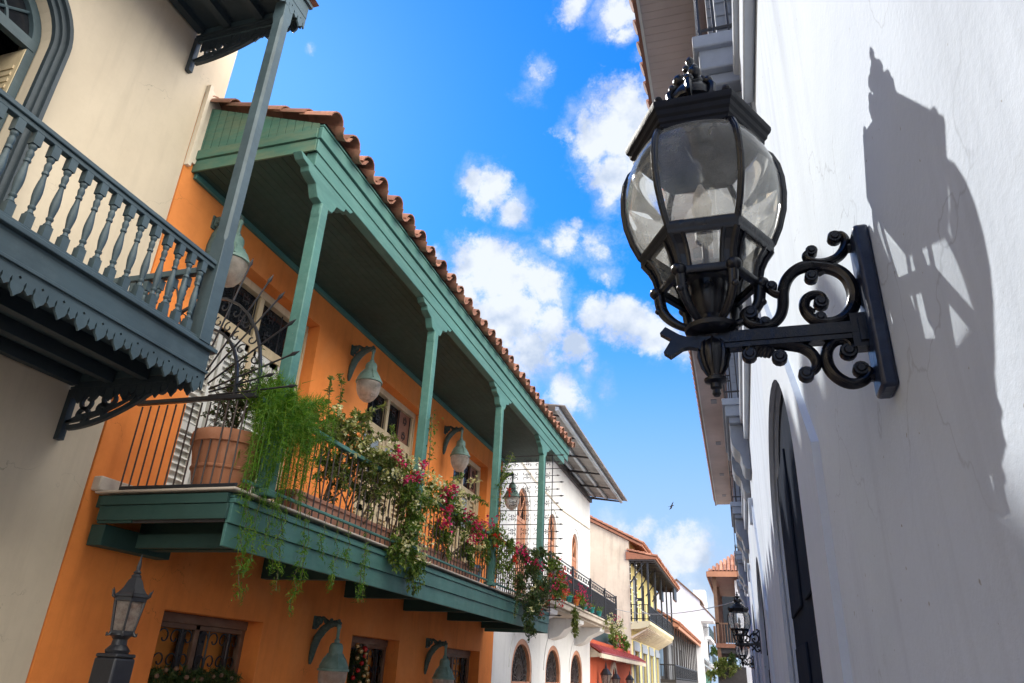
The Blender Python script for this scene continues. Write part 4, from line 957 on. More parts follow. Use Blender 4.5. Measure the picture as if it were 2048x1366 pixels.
# terracotta pot with a wispy plant
t = thing('flower_pot', 'large round terracotta flower pot behind the near corner railing', 'pot', (-5.92, 7.12, 1.78))
m = MB(); m.lathe([(.30, 1.78), (.33, 1.85), (.37, 2.05), (.40, 2.22), (.425, 2.36), (.455, 2.37), (.46, 2.42), (.455, 2.50), (.44, 2.52), (.40, 2.52), (.39, 2.45)], (-5.92, 7.12, 0), 28, capt=False); m.lathe([(.375, 2.05), (.392, 2.065), (.395, 2.085), (.385, 2.1)], (-5.92, 7.12, 0), 28, capb=False, capt=False); p = m.build('pot', 'terra', t)
m = MB(); m.lathe([(.40, 2.44), (.2, 2.46), (.01, 2.47)], (-5.92, 7.12, 0), 16); m.build('soil', 'dkwood', t)
bush('potted_plant', 'wispy dark leaved plant growing in the large terracotta pot', (-5.92, 7.12, 2.46), [((-5.92, 7.12, 2.85), (.38, .35, .35), 2), ((-6.1, 7.1, 3.15), (.25, .25, .3), 1), ((-5.7, 7.1, 3.1), (.25, .25, .35), 1.2), ((-5.9, 7.0, 3.4), (.25, .2, .25), .6)], 900, .055, 'leafd', seed=4, twigs=[[(-5.9, 7.1, 2.5), (-6.0, 7.05, 3.2), (-6.2, 7, 3.75)], [(-5.9, 7.1, 2.5), (-5.8, 7.05, 3.3), (-5.65, 7, 3.7)], [(-5.9, 7.1, 2.5), (-6.15, 7.1, 3.0), (-6.4, 7.05, 3.25)]])
# asparagus fern: arching plumes of needles
def fern(name, label, c, n, seed, long=1.1):
    r = random.Random(seed); t = thing(name, label, 'fern', c); m = MB(); st = MB(); c = V(c)
    for i in range(n):
        y0_ = r.choice((-.25, -.12, 0., .1, .22, .42))+r.gauss(0, .09); a = r.uniform(0, 2*pi); ln = r.choice((.35, .6, .8, 1.0, 1.25))*r.uniform(.8, 1.1)*long*(1 if y0_ < .35 else .6); ou = r.uniform(.1, .42)
        y0 = y0_
        dirx = V((cos(a)*.6+.35, sin(a)*.9, 0))
        p = c+V((r.uniform(-.12, .12), y0, 0)); pts = []
        rise = r.uniform(.0, .6); N = 12
        for k in range(N+1):
            u = k/N; pts.append(p+dirx*ou*min(1, u*1.8)*(1+.25*u)+V((0, 0, rise*sin(min(1, u*1.6)*pi*.5)*1.2-ln*1.25*u*u))+rv(r, .006))
        st.tube(pts, [.005]*N+[.0015], 4)
        for k in range(N*7):
            u = r.random()*(N-.01); k0 = int(u); q = pts[k0].lerp(pts[k0+1], u-k0); tt = (pts[k0+1]-pts[k0]).normalized()
            d = (rv(r)-tt*0).normalized(); L = r.uniform(.05, .15)*(1.15-.6*u/N)
            for j in range(3):
                d2 = (d+rv(r, .3)).normalized()+tt*.5; q2 = q+d2*L*.3*j; e = q2+(d2+rv(r, .45))*L*.7
                s = d2.cross(rv(r)).normalized()*.0042
                o = len(m.v); m.v += [tuple(q2-s), tuple(q2+s), tuple(e)]; m.f.append((o, o+1, o+2))
    m.build('foliage', 'fern', t, smooth=0); st.build('stems', 'fern', t, smooth=0); return t
fern('asparagus_fern', 'bright green feathery fern spilling over the near end of the railing', (-5.36, 7.15, 2.74), 115, 11, 1.05)
# strands of the fern hanging over the deck edge
r = random.Random(5); t = thing('trailing_vine', 'thin trailing strands hanging below the deck edge under the fern', 'vine', (-5.3, 7.2, 1.75)); m = MB(); st = MB()
for y, ze in ((6.95, .62), (7.05, .9), (7.5, 1.0), (7.62, .78), (8.05, .55), (8.15, .95), (8.9, .95), (9.7, .95), (9.75, .86), (9.2, 1.25), (7.3, 1.2), (6.85, 1.15), (8.5, 1.3)):
    pts = [V((-5.30+.04*i/9+r.gauss(0, .015), y+r.gauss(0, .03), 1.86+(ze-1.86)*i/9)) for i in range(10)]; st.tube(pts, .0035, 4)
    for k in range(int(150*(1.9-ze))):
        u = r.random()**.6*8.99; i = int(u); p = pts[i].lerp(pts[i+1], u-i)+rv(r, .012+.03*r.random()*u/9)
        if r.random() < .55: continue
        d = rv(r).normalized()+V((0, 0, -.4)); s = d.cross(rv(r)).normalized()*.006
        for j in range(3): q = p+rv(r, .02); o = len(m.v); m.v += [tuple(q-s), tuple(q+s), tuple(q+d*r.uniform(.03, .075))]; m.f.append((o, o+1, o+2))
m.build('foliage', 'fern', t, smooth=0); st.build('stems', 'stem', t, smooth=0)
G = 'bougainvillea bushes on the green balcony'
bush('shrub', 'loose pale leaved shrub reaching up beside the first railing bay', (-5.6, 8.9, 2.1), [((-5.5, 8.5, 3.0), (.3, .4, .35), 2), ((-5.45, 9.1, 3.2), (.3, .4, .35), 2), ((-5.5, 9.5, 2.9), (.3, .4, .35), 2), ((-5.5, 8.9, 2.6), (.25, .5, .3), 1.5), ((-5.45, 9.4, 3.55), (.2, .3, .2), .8)], 1500, .085, 'leafy', seed=8, root=(-5.6, 8.9, 2.1), flowers=[('paleflower', 'cream_blossom', [(-5.3, 8.8, 3.2), (-5.3, 9.3, 3.15), (-5.3, 9.0, 2.9), (-5.3, 9.6, 3.0), (-5.3, 8.5, 3.35)], 10, .05)],
     twigs=[[(-5.5, 8.8, 3.0), (-5.45, 8.7, 3.5), (-5.4, 8.55, 3.95)], [(-5.5, 9.2, 3.1), (-5.4, 9.4, 3.6), (-5.3, 9.75, 3.85)], [(-5.5, 9.4, 3.0), (-5.4, 9.9, 3.4), (-5.3, 10.4, 3.5)], [(-5.5, 8.6, 3.0), (-5.4, 8.3, 3.5), (-5.35, 8.2, 3.75)]])
bush('bougainvillea', 'thin bougainvillea with pale yellow blossoms along the rail of the first bay', (-5.55, 9.9, 1.9), [((-5.3, 9.7, 2.95), (.22, .5, .3), 1.5), ((-5.3, 10.2, 2.95), (.22, .45, .35), 1.5), ((-5.28, 9.9, 2.5), (.18, .6, .35), 1)], 800, .075, 'leafy', G, seed=25, root=(-5.55, 9.9, 1.9), flowers=[('paleflower', 'cream_blossom', [(-5.1, 9.6, 3.05), (-5.1, 10.0, 3.1), (-5.1, 10.25, 2.85), (-5.1, 9.9, 2.75)], 10, .05), ('magenta', 'magenta_blossom', [(-5.08, 10.15, 3.0)], 8, .03)])
bush('bougainvillea', 'loose leafy bougainvillea in front of the third post', (-5.5, 15.9, 1.9), [((-5.2, 15.4, 2.85), (.22, .5, .3), 1.5), ((-5.15, 16.3, 2.75), (.22, .5, .3), 1.5), ((-5.2, 15.9, 2.3), (.18, .5, .35), 1), ((-5.15, 16.6, 2.2), (.18, .5, .35), 1)], 900, .075, 'leaf', G, seed=26, root=(-5.5, 15.9, 1.9), flowers=[('redfl', 'red_blossom', [(-5.0, 15.75, 3.9), (-5.0, 15.5, 2.7), (-5.0, 16.4, 2.5)], 7, .03)])
bush('dark_shrub', 'dark thin stemmed shrub behind the bars of the first bay', (-5.65, 9.6, 2.0), [((-5.6, 9.3, 2.6), (.25, .5, .4), 1), ((-5.6, 10.1, 2.6), (.25, .5, .4), 1), ((-5.55, 10.3, 3.0), (.25, .4, .3), 1)], 750, .07, 'leafd', seed=9, root=(-5.65, 9.6, 2.0))
bush('bougainvillea', 'bougainvillea with cream and magenta blossoms tumbling over the rail left of the second post', (-5.55, 10.9, 1.9), [((-5.35, 10.5, 3.0), (.3, .45, .35), 2), ((-5.28, 11.0, 2.75), (.3, .5, .45), 3), ((-5.22, 11.0, 2.2), (.25, .45, .4), 2.6), ((-5.2, 10.8, 1.7), (.18, .4, .35), 1.6), ((-5.2, 11.4, 1.55), (.15, .25, .28), 1.0), ((-5.3, 11.7, 2.9), (.25, .4, .3), 1.6)], 3000, .075, 'leaf', G, seed=21, root=(-5.55, 10.9, 1.9),
     flowers=[('paleflower', 'cream_blossom', [(-5.1, 10.5, 3.15), (-5.1, 11.0, 3.05), (-5.08, 11.25, 2.8), (-5.05, 11.45, 3.1), (-5.05, 10.85, 2.5), (-5.05, 11.2, 2.3), (-5.05, 10.9, 2.05), (-5.05, 11.35, 2.0), (-5.0, 11.2, 1.7), (-5.1, 11.75, 3.1), (-5.05, 11.7, 2.8), (-5.05, 10.65, 1.8)], 16, .055), ('magenta', 'magenta_blossom', [(-5.1, 10.0, 3.1), (-5.05, 10.75, 2.95), (-5.05, 10.95, 3.2), (-5.05, 10.35, 2.8)], 15, .04)],
     twigs=[[(-5.3, 10.4, 3.1), (-5.25, 10.2, 3.4), (-5.2, 9.9, 3.6)], [(-5.2, 11.2, 1.6), (-5.18, 11.35, 1.3), (-5.2, 11.4, 1.1)], [(-5.2, 10.6, 1.6), (-5.15, 10.5, 1.35)]])
bush('bougainvillea', 'bougainvillea with hot magenta clusters between the second and third posts', (-5.55, 13.2, 1.9), [((-5.3, 12.6, 3.0), (.28, .6, .32), 2), ((-5.3, 13.5, 2.85), (.28, .6, .3), 2), ((-5.4, 12.8, 2.35), (.2, .6, .35), 1.8), ((-5.4, 14.2, 2.3), (.2, .7, .35), 1.8), ((-5.3, 14.4, 2.8), (.25, .6, .25), 1.4), ((-5.35, 15.2, 2.5), (.2, .35, .4), 1)], 2500, .075, 'leaf', G, seed=22, root=(-5.55, 13.2, 1.9),
     flowers=[('magenta', 'magenta_blossom', [(-5.08, 12.2, 3.0), (-5.08, 12.3, 2.75), (-5.08, 12.25, 2.5), (-5.08, 13.4, 2.85), (-5.08, 13.9, 2.8), (-5.08, 14.1, 2.65), (-5.08, 14.6, 2.95), (-5.08, 13.75, 2.45), (-5.08, 12.45, 3.15)], 20, .055), ('paleflower', 'cream_blossom', [(-5.15, 12.7, 3.3), (-5.15, 13.1, 3.2), (-5.15, 13.4, 2.45), (-5.15, 14.4, 2.4), (-5.1, 12.9, 2.9), (-5.1, 13.6, 3.6)], 12, .05), ('redfl', 'orange_blossom', [(-5.1, 15.2, 2.8), (-5.1, 15.3, 2.6)], 8, .03)],
     twigs=[[(-5.3, 13, 3.1), (-5.2, 13.5, 3.3), (-5.15, 14.2, 3.35), (-5.1, 14.7, 3.3)], [(-5.3, 12.5, 3.1), (-5.2, 12.8, 3.45), (-5.1, 13.0, 3.55)]])
bush('bougainvillea', 'large bougainvillea cascading over the deck edge at the far end post', (-5.5, 18.5, 1.9), [((-5.2, 17.6, 2.75), (.28, .6, .3), 1.6), ((-5.15, 18.5, 2.5), (.3, .7, .4), 2.6), ((-5.1, 18.7, 1.95), (.25, .8, .4), 3), ((-5.05, 18.3, 1.45), (.2, .6, .35), 2), ((-5.1, 19.5, 2.2), (.25, .5, .5), 2), ((-5.1, 17.3, 2.0), (.15, .4, .4), 1.2), ((-5.05, 18.0, 1.1), (.12, .3, .25), .8), ((-5.2, 19.2, 3.0), (.25, .7, .25), 1.4)], 3600, .075, 'leafd', G, seed=23, root=(-5.5, 18.5, 1.9),
     flowers=[('magenta', 'magenta_blossom', [(-5.0, 16.6, 2.75), (-5.0, 17.2, 2.7), (-5.0, 17.5, 2.6), (-5.0, 18.2, 2.65), (-4.98, 18.6, 2.6), (-5.0, 20.3, 2.3)], 16, .05), ('redfl', 'red_blossom', [(-5.0, 18.9, 2.1), (-5.0, 19.5, 1.75), (-5.0, 20.2, 2.0), (-5.0, 19.9, 2.6), (-5.0, 19.0, 1.5), (-5.0, 16.4, 2.4)], 8, .035), ('paleflower', 'cream_blossom', [(-5.0, 18.2, 2.0), (-5.0, 18.6, 1.7), (-5.0, 17.9, 1.5)], 8, .05)],
     twigs=[[(-5.05, 18, 1.2), (-5.03, 18, .9), (-5.05, 18.1, .75)], [(-5.1, 17.2, 1.9), (-5.1, 17.0, 1.5), (-5.1, 16.9, 1.2)], [(-5.2, 19.5, 3), (-5.1, 20.2, 3.2), (-5.0, 20.8, 3.15)]])
bush('bougainvillea', 'airy red flowered bougainvillea poking out past the scroll screen', (-5.3, 20.6, 1.9), [((-5.1, 20.6, 2.9), (.25, .5, .3), 1.4), ((-5.0, 20.9, 2.3), (.2, .4, .4), 1.2), ((-5.4, 20.3, 3.0), (.3, .4, .3), 1)], 800, .08, 'leaf', G, seed=24, root=(-5.3, 20.6, 1.9), flowers=[('redfl', 'red_blossom', [(-4.95, 20.8, 2.6), (-4.95, 21.1, 2.3), (-4.95, 20.9, 1.9), (-4.95, 20.7, 3.1)], 10, .045)])
def vine(label, pts, n, seed, L=.07):
    r = random.Random(seed); t = thing('climbing_vine', label, 'vine', pts[0], 'vines climbing the green posts'); m = MB(); st = MB(); P_ = [V(p) for p in pts]; st.tube(P_, .008, 5)
    for i in range(n):
        u = r.random()*(len(P_)-1.001); k = int(u); p = P_[k].lerp(P_[k+1], u-k)+rv(r, .06); leafcard(m, p, rv(r)+V((.2, 0, -.2)), V((0, 0, 1)), L*r.uniform(.6, 1.4), L*.55)
    m.build('foliage', 'leaf', t, smooth=0); st.build('stems', 'stem', t)
vine('thin leafy vine climbing the second green post', [(-5.2, 11.5, 2.8), (-5.2, 11.52, 3.4), (-5.21, 11.5, 3.9), (-5.2, 11.45, 4.3)], 130, 31)
vine('dense leafy vine wrapped round the third green post', [(-5.2, 15.72, 1.9), (-5.2, 15.6, 2.6), (-5.18, 15.75, 3.3), (-5.2, 15.6, 3.9), (-5.15, 15.75, 4.35), (-5.1, 16.2, 4.9)], 420, 32)
for i, (ya, yb, lab) in enumerate(((8.0, 10.9, 'long brick coloured planter behind the first railing bay'), (11.8, 15.2, 'long brick coloured planter behind the second railing bay'))):
    m = MB(); m.box(-5.75, -5.45, ya, yb, 1.78, 2.06); m.box(-5.77, -5.43, ya-.02, yb+.02, 2.02, 2.08); tag(m.build('planter_box', 'brick', bevel=.01), lab, 'planter', 'long planters along the railing')
m = MB(); m.lathe([(.16, 1.78), (.19, 1.9), (.2, 2.1), (.18, 2.16)], (-5.62, 15.3, 0), 16); tag(m.build('flower_pot', 'bluewood'), 'small blue glazed pot behind the bars near the third post', 'pot')
# garland and Christmas trees in the ground windows
def needles(m, r, p, n, L):
    for i in range(n):
        d = rv(r).normalized(); s = d.cross(rv(r)).normalized()*L*.09; e = p+d*L*r.uniform(.6, 1.2); o = len(m.v); m.v += [tuple(p-s), tuple(p+s), tuple(e)]; m.f.append((o, o+1, o+2))
r = random.Random(41); t = thing('garland', 'dark fir garland lying along the sill of the first ground window', 'garland', (WX-.05, 9.4, -.4)); m = MB()
for i in range(420): p = V((WX-.12+r.gauss(0, .07), r.uniform(8.3, 10.2), -.24+r.gauss(0, .065))); needles(m, r, p, 12, .085)
m.build('fir_branches', 'leafd', t, smooth=0); m = MB()
for i in range(9): m.ball((WX-.0+r.uniform(-.05, .04), 8.4+i*.19, -.22+r.gauss(0, .05)), .032, 6)
m.each('pine_cone', 'brown', t)
def xmas(lab, x, y, zt, h, rad, nb, seed):
    r = random.Random(seed); t = thing('christmas_tree', lab, 'christmas tree', (x, y, zt-h), 'Christmas trees in the ground windows'); m = MB()
    for i in range(900):
        u = r.random()**.6; a = r.uniform(0, 2*pi); q = rad*(.25+.75*u)*r.uniform(.75, 1.05) if u > .05 else .03
        needles(m, r, V((x+q*cos(a)*.7, y+q*sin(a), zt-h*u)), 10, .09)
    m.build('branches', 'leafd', t, smooth=0)
    m = MB(); m.tube([(x, y, zt-h-.3), (x, y, zt)], .03, 6); m.build('trunk', 'stem', t)
    for i in range(nb):
        u = (i+.5)/nb; a = -1.2+2.4*((i*.618) % 1); q = rad*(.3+.75*u); b = MB(); p = (x+q*cos(a)*.75, y+q*sin(a), zt-h*u); b.ball(p, r.choice((.035, .045, .055)), 8); b.build('bauble', 'redball' if i % 3 == 1 else 'gold', t)
xmas('Christmas tree with gold and red baubles in the middle ground window', WX-.12, 14.0, .42, 1.5, .5, 34, 51)
xmas('dim Christmas tree in the far ground window by the corner', WX-.25, 19.3, .05, 1.2, .42, 8, 52)
# flowers on the white balcony
GP = 'little flower pots along the white balcony edge'
for i, (y, mt, lab) in enumerate(((25.3, 'orangepot', 'orange flower pot, first along the white balcony edge'), (26.2, 'teal', 'teal flower pot next to the first orange pot on the white balcony'), (27.4, 'orangepot', 'orange flower pot beside the pink flowers on the white balcony'), (28.9, 'teal', 'teal flower pot right of the pink flowers on the white balcony'), (30.4, 'teal', 'teal flower pot at the middle of the white balcony edge'), (32.0, 'teal', 'teal flower pot nearest the hanging greenery on the white balcony'))):
    t = thing('flower_pot', lab, 'pot', (-5.9, y, 2.46), GP); m = MB(); m.lathe([(.08, 2.46), (.12, 2.62), (.135, 2.64), (.13, 2.67)], (-5.89, y, 0), 12); m.build('pot', mt, t); m = MB(); rr = random.Random(60+i)
    for k in range(90): leafcard(m, V((-5.87, y, 2.68))+rv(rr, .07), rv(rr), V((0, 0, 1)), .08, .05)
    m.build('foliage', 'redfl' if mt == 'orangepot' else 'leaf', t, smooth=0)
bush('flowering_plant', 'pink flowers drooping over the middle of the white balcony edge', (-5.85, 27.9, 2.5), [((-5.8, 27.9, 2.75), (.2, .5, .3), 1)], 260, .1, 'leaf', seed=71, flowers=[('magenta', 'pink_blossom', [(-5.7, 27.2, 3.1), (-5.7, 27.6, 2.95), (-5.7, 28.0, 2.75), (-5.7, 28.4, 2.6)], 18, .09)])
bush('hanging_plant', 'pale green plant dangling below the white balcony between its consoles', (-5.85, 27.0, 2.4), [((-5.85, 27.0, 2.1), (.12, .3, .3), 1), ((-5.85, 27.0, 1.7), (.1, .25, .3), 1)], 420, .1, 'leafy', seed=72)
bush('hanging_plant', 'pink and green flowers hanging off the far corner of the white balcony', (-5.9, 35.4, 2.4), [((-5.8, 33.5, 2.35), (.15, .8, .3), 1), ((-5.8, 34.8, 2.2), (.18, 1.0, .4), 2), ((-5.8, 36.0, 2.1), (.18, .8, .55), 2), ((-5.8, 37.2, 2.35), (.18, .4, .5), 1.2)], 420, .10, 'leafy', seed=73, flowers=[('paleflower', 'white_blossom', [(-5.65, 33.4, 2.4), (-5.65, 34.3, 2.3), (-5.65, 35.2, 2.1), (-5.65, 36, 1.9), (-5.65, 37.2, 2.2)], 22, .16), ('magenta', 'pink_blossom', [(-5.65, 34.8, 2.5), (-5.65, 35.7, 1.7), (-5.65, 36.6, 1.5)], 14, .12)])
bush('potted_plant', 'red and pink geraniums at the near end of the white balcony beside the green post', (-5.9, 24.2, 2.5), [((-5.8, 24.2, 2.85), (.25, .5, .4), 1)], 330, .1, 'leaf', seed=74, flowers=[('redfl', 'red_blossom', [(-5.65, 23.9, 3.2), (-5.65, 24.4, 2.6), (-5.65, 24.5, 3.0)], 24, .1), ('magenta', 'magenta_blossom', [(-5.65, 23.8, 2.9)], 22, .09)])
bush('roof_plant', 'low green bush growing on the terrace above the red shop', (-7.5, 48, 2.0), [((-7.4, 45, 2.3), (.3, 1.5, .4), 1), ((-7.4, 48.5, 2.2), (.3, 1.8, .45), 2)], 900, .2, 'leaf', seed=75)
bush('balcony_plant', 'bright green bush on the low balcony of the corner house', (-1.3, 39.7, .3), [((-1.2, 39.7, .9), (.4, .3, .45), 2), ((-1.65, 39.7, .55), (.35, .3, .25), 1), ((-.7, 39.7, .8), (.35, .3, .4), 1)], 1100, .13, 'leafy', seed=76)
bush('balcony_plant', 'spiky grey leaved plant hanging from the apartment balcony', (-4.4, 106, 4.0), [((-4.1, 106, 4.2), (.5, .4, .5), 1)], 160, .4, 'leafd', seed=77)
bush('hanging_plant', 'dark hanging basket plant under the corner house balcony', (-.75, 39.8, 1.6), [((-.75, 39.8, 1.25), (.25, .2, .3), 1)], 260, .14, 'leafd', seed=78)
# ------------------------------------------------------------------ white house with arched windows
WB = thing('white_house', 'white house with arched windows and grey tin eave beside the orange house', 'house', (WX, 29.8, GZ))
UP = [24.9, 29.35, 33.8]; LOW = [25.5, 29.95, 34.3]
m = MB(); wall(m, WX, 1, .4, 22.24, 37.4, GZ-.1, 8.72, [(c-.75, c+.75, 2.35, 6.25, .75) for c in UP]+[(c-1.25, c+1.25, GZ, 1.17, 1.0) for c in LOW])
m.box(-13, -7.9, 22.25, 37.39, GZ-.1, 8.7); m.build('wall', 'white', WB, smooth=30)
for c in UP:
    m = MB(); m.ribbon(YZ(arch_path(c, 1.0, 2.35, 5.5, .98), WX+.015), (1, 0, 0), .06, .04); m.build('arch_moulding', 'white', WB)
    m = MB(); m.ribbon(YZ(arch_path(c, .69, 2.35, 5.5, .69), WX-.14), (1, 0, 0), .13, .08); m.box(WX-.18, WX-.10, c-.7, c+.7, 5.05, 5.2); m.box(WX-.18, WX-.11, c-.05, c+.05, 2.35, 5.1)
    for y0, y1 in ((c-.66, c-.05), (c+.05, c+.66)):
        for u in (y0, y0+.17, y0+.34, y1-.1): m.box(WX-.17, WX-.12, u, u+.1, 2.35, 5.05)
        for z in (2.5, 3.4, 4.9): m.box(WX-.165, WX-.13, y0, y1, z, z+.12)
    for k in range(1, 4): a = pi*k/4; m.tube([(WX-.14, c, 5.2), (WX-.14, c-.66*cos(a), 5.2+.98*sin(a))], .03, 6)
    d = m.build('balcony_door', 'pinkwood', WB, smooth=30); m = MB(); m.box(WX-.24, WX-.2, c-.75, c+.75, 2.35, 6.25); m.build('pane', 'dkglass', d)
for c in LOW:
    m = MB(); m.ribbon(YZ(arch_path(c, 1.17, -.2, .17, .92)[1:-1], WX-.08), (1, 0, 0), .17, .12); m.box(WX-.14, WX-.02, c-1.25, c+1.25, -.34, -.16); m.box(WX-.13, WX-.04, c-1.2, c+1.2, GZ, -.34)
    m.box(WX-.14, WX-.02, c-1.25, c-1.09, -.2, .2); m.box(WX-.14, WX-.02, c+1.09, c+1.25, -.2, .2)
    d = m.build('arched_window', 'pinkwood', WB, smooth=30)
    m = MB(); m.box(WX-.3, WX-.26, c-1.25, c+1.25, GZ, 1.17); m.build('pane', 'dkglass', d)
    m = MB()
    for k in range(13):
        a = pi*k/12; m.ribbon([(WX-.12, c, -.15)]+[(WX-.12, c-r*1.1*cos(a+b), -.15+r*1.18*sin(a+b)) for r, b in ((.35, .05), (.6, -.04), (.8, .06), (.97, 0))], (1, 0, 0), .03, .02)
        for r in (.5, .78): m.ribbon(YZ([(c-r*1.1*cos(a)+p, -.15+r*1.18*sin(a)+q) for p, q in spiral(0, 0, .11, .03, a, a+5, 10)], WX-.12), (1, 0, 0), .025, .02)
    m.build('grille', 'rust', d, smooth=40)
    m = MB(); m.ribbon(YZ([(c-1.55*cos(pi*k/20), .25+1.40*sin(pi*k/20)) for k in range(14)], WX+.012), (1, 0, 0), .07, .03); m.build('arch_moulding', 'white', WB)
m = MB(); FX = -5.96; m.box(WX+.002, FX, 23.6, 37.3, 2.20, 2.38); m.box(WX+.002, FX+.05, 23.55, 37.35, 2.381, 2.46); m.box(WX+.002, FX-.15, 23.7, 37.2, 2.12, 2.20); bal = m.build('balcony', 'stone', WB, bevel=.015)
for y in (25.1, 29.6, 34.3):
    m = MB(); q = [(WX+.002, 2.119), (FX-.2, 2.119), (FX-.22, 1.98), (FX-.45, 1.86), (FX-.75, 1.72), (FX-.95, 1.5), (FX-1.15, 1.42), (WX+.002, 1.36)]
    m.prism([(x, y-.55, z) for x, z in q], (0, 1.1, 0)); m.build('console', 'white', bal, bevel=.01)
m = MB()
for z in (2.55, 3.42, 3.76): m.box(FX-.05, FX-.015, 23.7, 37.2, z-.02, z+.02); m.box(WX, FX-.05, 37.16, 37.2, z-.02, z+.02)
for i in range(100): y = 23.75+i*.1355; m.box(FX-.045, FX-.02, y-.012, y+.012, 2.46, 3.42)
for i in range(9): x = WX+.1+i*.14; m.box(x-.01, x+.01, 37.17, 37.19, 2.46, 3.75)
for i in range(56): cscroll(m, (FX-.033, 23.85+i*.24, 3.59), (0, 1 if i % 2 else -1, 0), (0, 0, 1), (1, 0, 0), .075, .022, .02)
for y in (23.72, 27.2, 30.6, 34.0, 37.18): m.box(FX-.075, FX+.005, y-.045, y+.045, 2.46, 3.82)
m.build('railing', 'iron', bal, smooth=40)
m = MB(); m.prism([(-5.38, 22.9, 8.62), (-5.38, 22.9, 8.66), (-7.6, 22.9, 9.02), (-7.6, 22.9, 8.98)], (0, 14.7, 0))
for i in range(74): y = 23+i*.2; m.prism([(-5.37, y, 8.615), (-5.37, y, 8.68), (-7.6, y, 9.04), (-7.6, y, 8.975)], (0, .05, 0))
rf = m.build('tin_eave', 'tin', WB, smooth=0)
m = MB()
for x, z in ((-6.45, 8.68), (-7.1, 8.78)): m.box(x-.06, x+.06, 22.95, 37.5, z-.02, z+.09)
m.box(-5.74, -5.62, 22.95, 37.55, 8.50, 8.64); m.each('purlin', 'steel', rf)
m = MB()
for y in (23.6, 26.3, 29.0, 31.7, 34.4, 37.2): m.prism([(-5.72, y, 8.50), (-5.72, y, 8.56), (-7.6, y, 8.86), (-7.6, y, 8.74)], (0, .09, 0))
m.box(WX, WX+.12, 22.95, 37.4, 8.52, 8.72); m.each('rafter', 'dkwood', rf)
m = MB(); m.prism([(-7.6, 22.24, 9.0), (-12.9, 22.24, 9.2), (-10, 22.24, 10.0)], (0, 15.1, 0)); m.build('roof', 'tile', WB, smooth=0)

# ------------------------------------------------------------------ red annex with tin awning
AX = thing('red_shop', 'low red plastered shop with red tin awning, squeezed between white and pale yellow houses', 'shop', (WX, 44, GZ))
m = MB(); wall(m, WX-.05, 1, .4, 37.42, 51.4, GZ-.1, 1.85, [(43.5, 45.1, GZ, .75, .8)]); m.box(-12, -8, 37.42, 51.4, GZ-.1, 1.8); m.build('wall', 'red', AX, smooth=30)
m = MB(); m.ribbon(YZ(arch_path(44.3, .92, GZ, -.05, .92), WX-.0), (1, 0, 0), .26, .12); aw = m.build('arched_window', 'creamy', AX); m = MB(); m.box(WX-.3, WX-.25, 43.5, 45.1, GZ, .8); m.build('pane', 'dkglass', aw)
m = MB(); m.prism([(-6.75, 37.35, 1.22), (-6.75, 37.35, 1.28), (-7.9, 37.35, 1.95), (-7.9, 37.35, 1.88)], (0, 17.2, 0))
for i in range(44): y = 37.4+i*.39; m.prism([(-6.74, y, 1.27), (-6.74, y, 1.32), (-7.9, y, 1.99), (-7.9, y, 1.94)], (0, .05, 0))
aw = m.build('awning', 'redtin', AX, smooth=0)
m = MB(); m.box(-6.86, -6.76, 37.36, 54.5, 1.0, 1.20)
for y in (37.5, 41.5, 45.5, 49.5, 53): m.prism([(WX-.04, y, 1.0), (-6.8, y, 1.05), (-6.8, y, 1.14), (WX-.04, y, 1.5)], (0, .12, 0))
m.each('awning_frame', 'creamy', aw)
m = MB(); m.box(-8.5, -7.9, 37.6, 51.3, 1.9, 2.55); m.build('parapet', 'slate', AX)
def small_lantern(x, y, z, s, lab):
    t = thing('wall_lantern', lab, 'lantern', (x, y, z), 'small black lanterns on the red shop')
    m = MB(); m.lathe([(.10*s, -.25*s), (.17*s, .12*s)], (x, y, z), 6, capb=False, capt=False); m.build('glass_pane', 'milk', t, smooth=0)
    m = MB(); m.lathe([(.03*s, -.38*s), (.06*s, -.3*s), (.11*s, -.25*s)], (x, y, z), 6); m.lathe([(.20*s, .12*s), (.20*s, .15*s), (.09*s, .30*s), (.04*s, .33*s), (.03*s, .42*s), (.001, .55*s)], (x, y, z), 6)
    for k in range(6): a = k*pi/3; m.tube([(x+.10*s*cos(a), y+.10*s*sin(a), z-.25*s), (x+.17*s*cos(a), y+.17*s*sin(a), z+.12*s)], .013*s, 5)
    m.tube([(WX-.05, y, z-.1*s), ((x+WX)/2, y, z-.35*s), (x, y, z-.36*s)], .02*s, 6); m.build('frame', 'iron', t, smooth=30)
small_lantern(-6.95, 39.6, .08, 1.5, 'black lantern on the red shop wall nearest the white house')
small_lantern(-7.0, 43.0, -.05, 1.3, 'black lantern left beside the arched opening of the red shop')
small_lantern(-7.0, 48.2, -.05, 1.3, 'black lantern at the far end of the red shop wall')

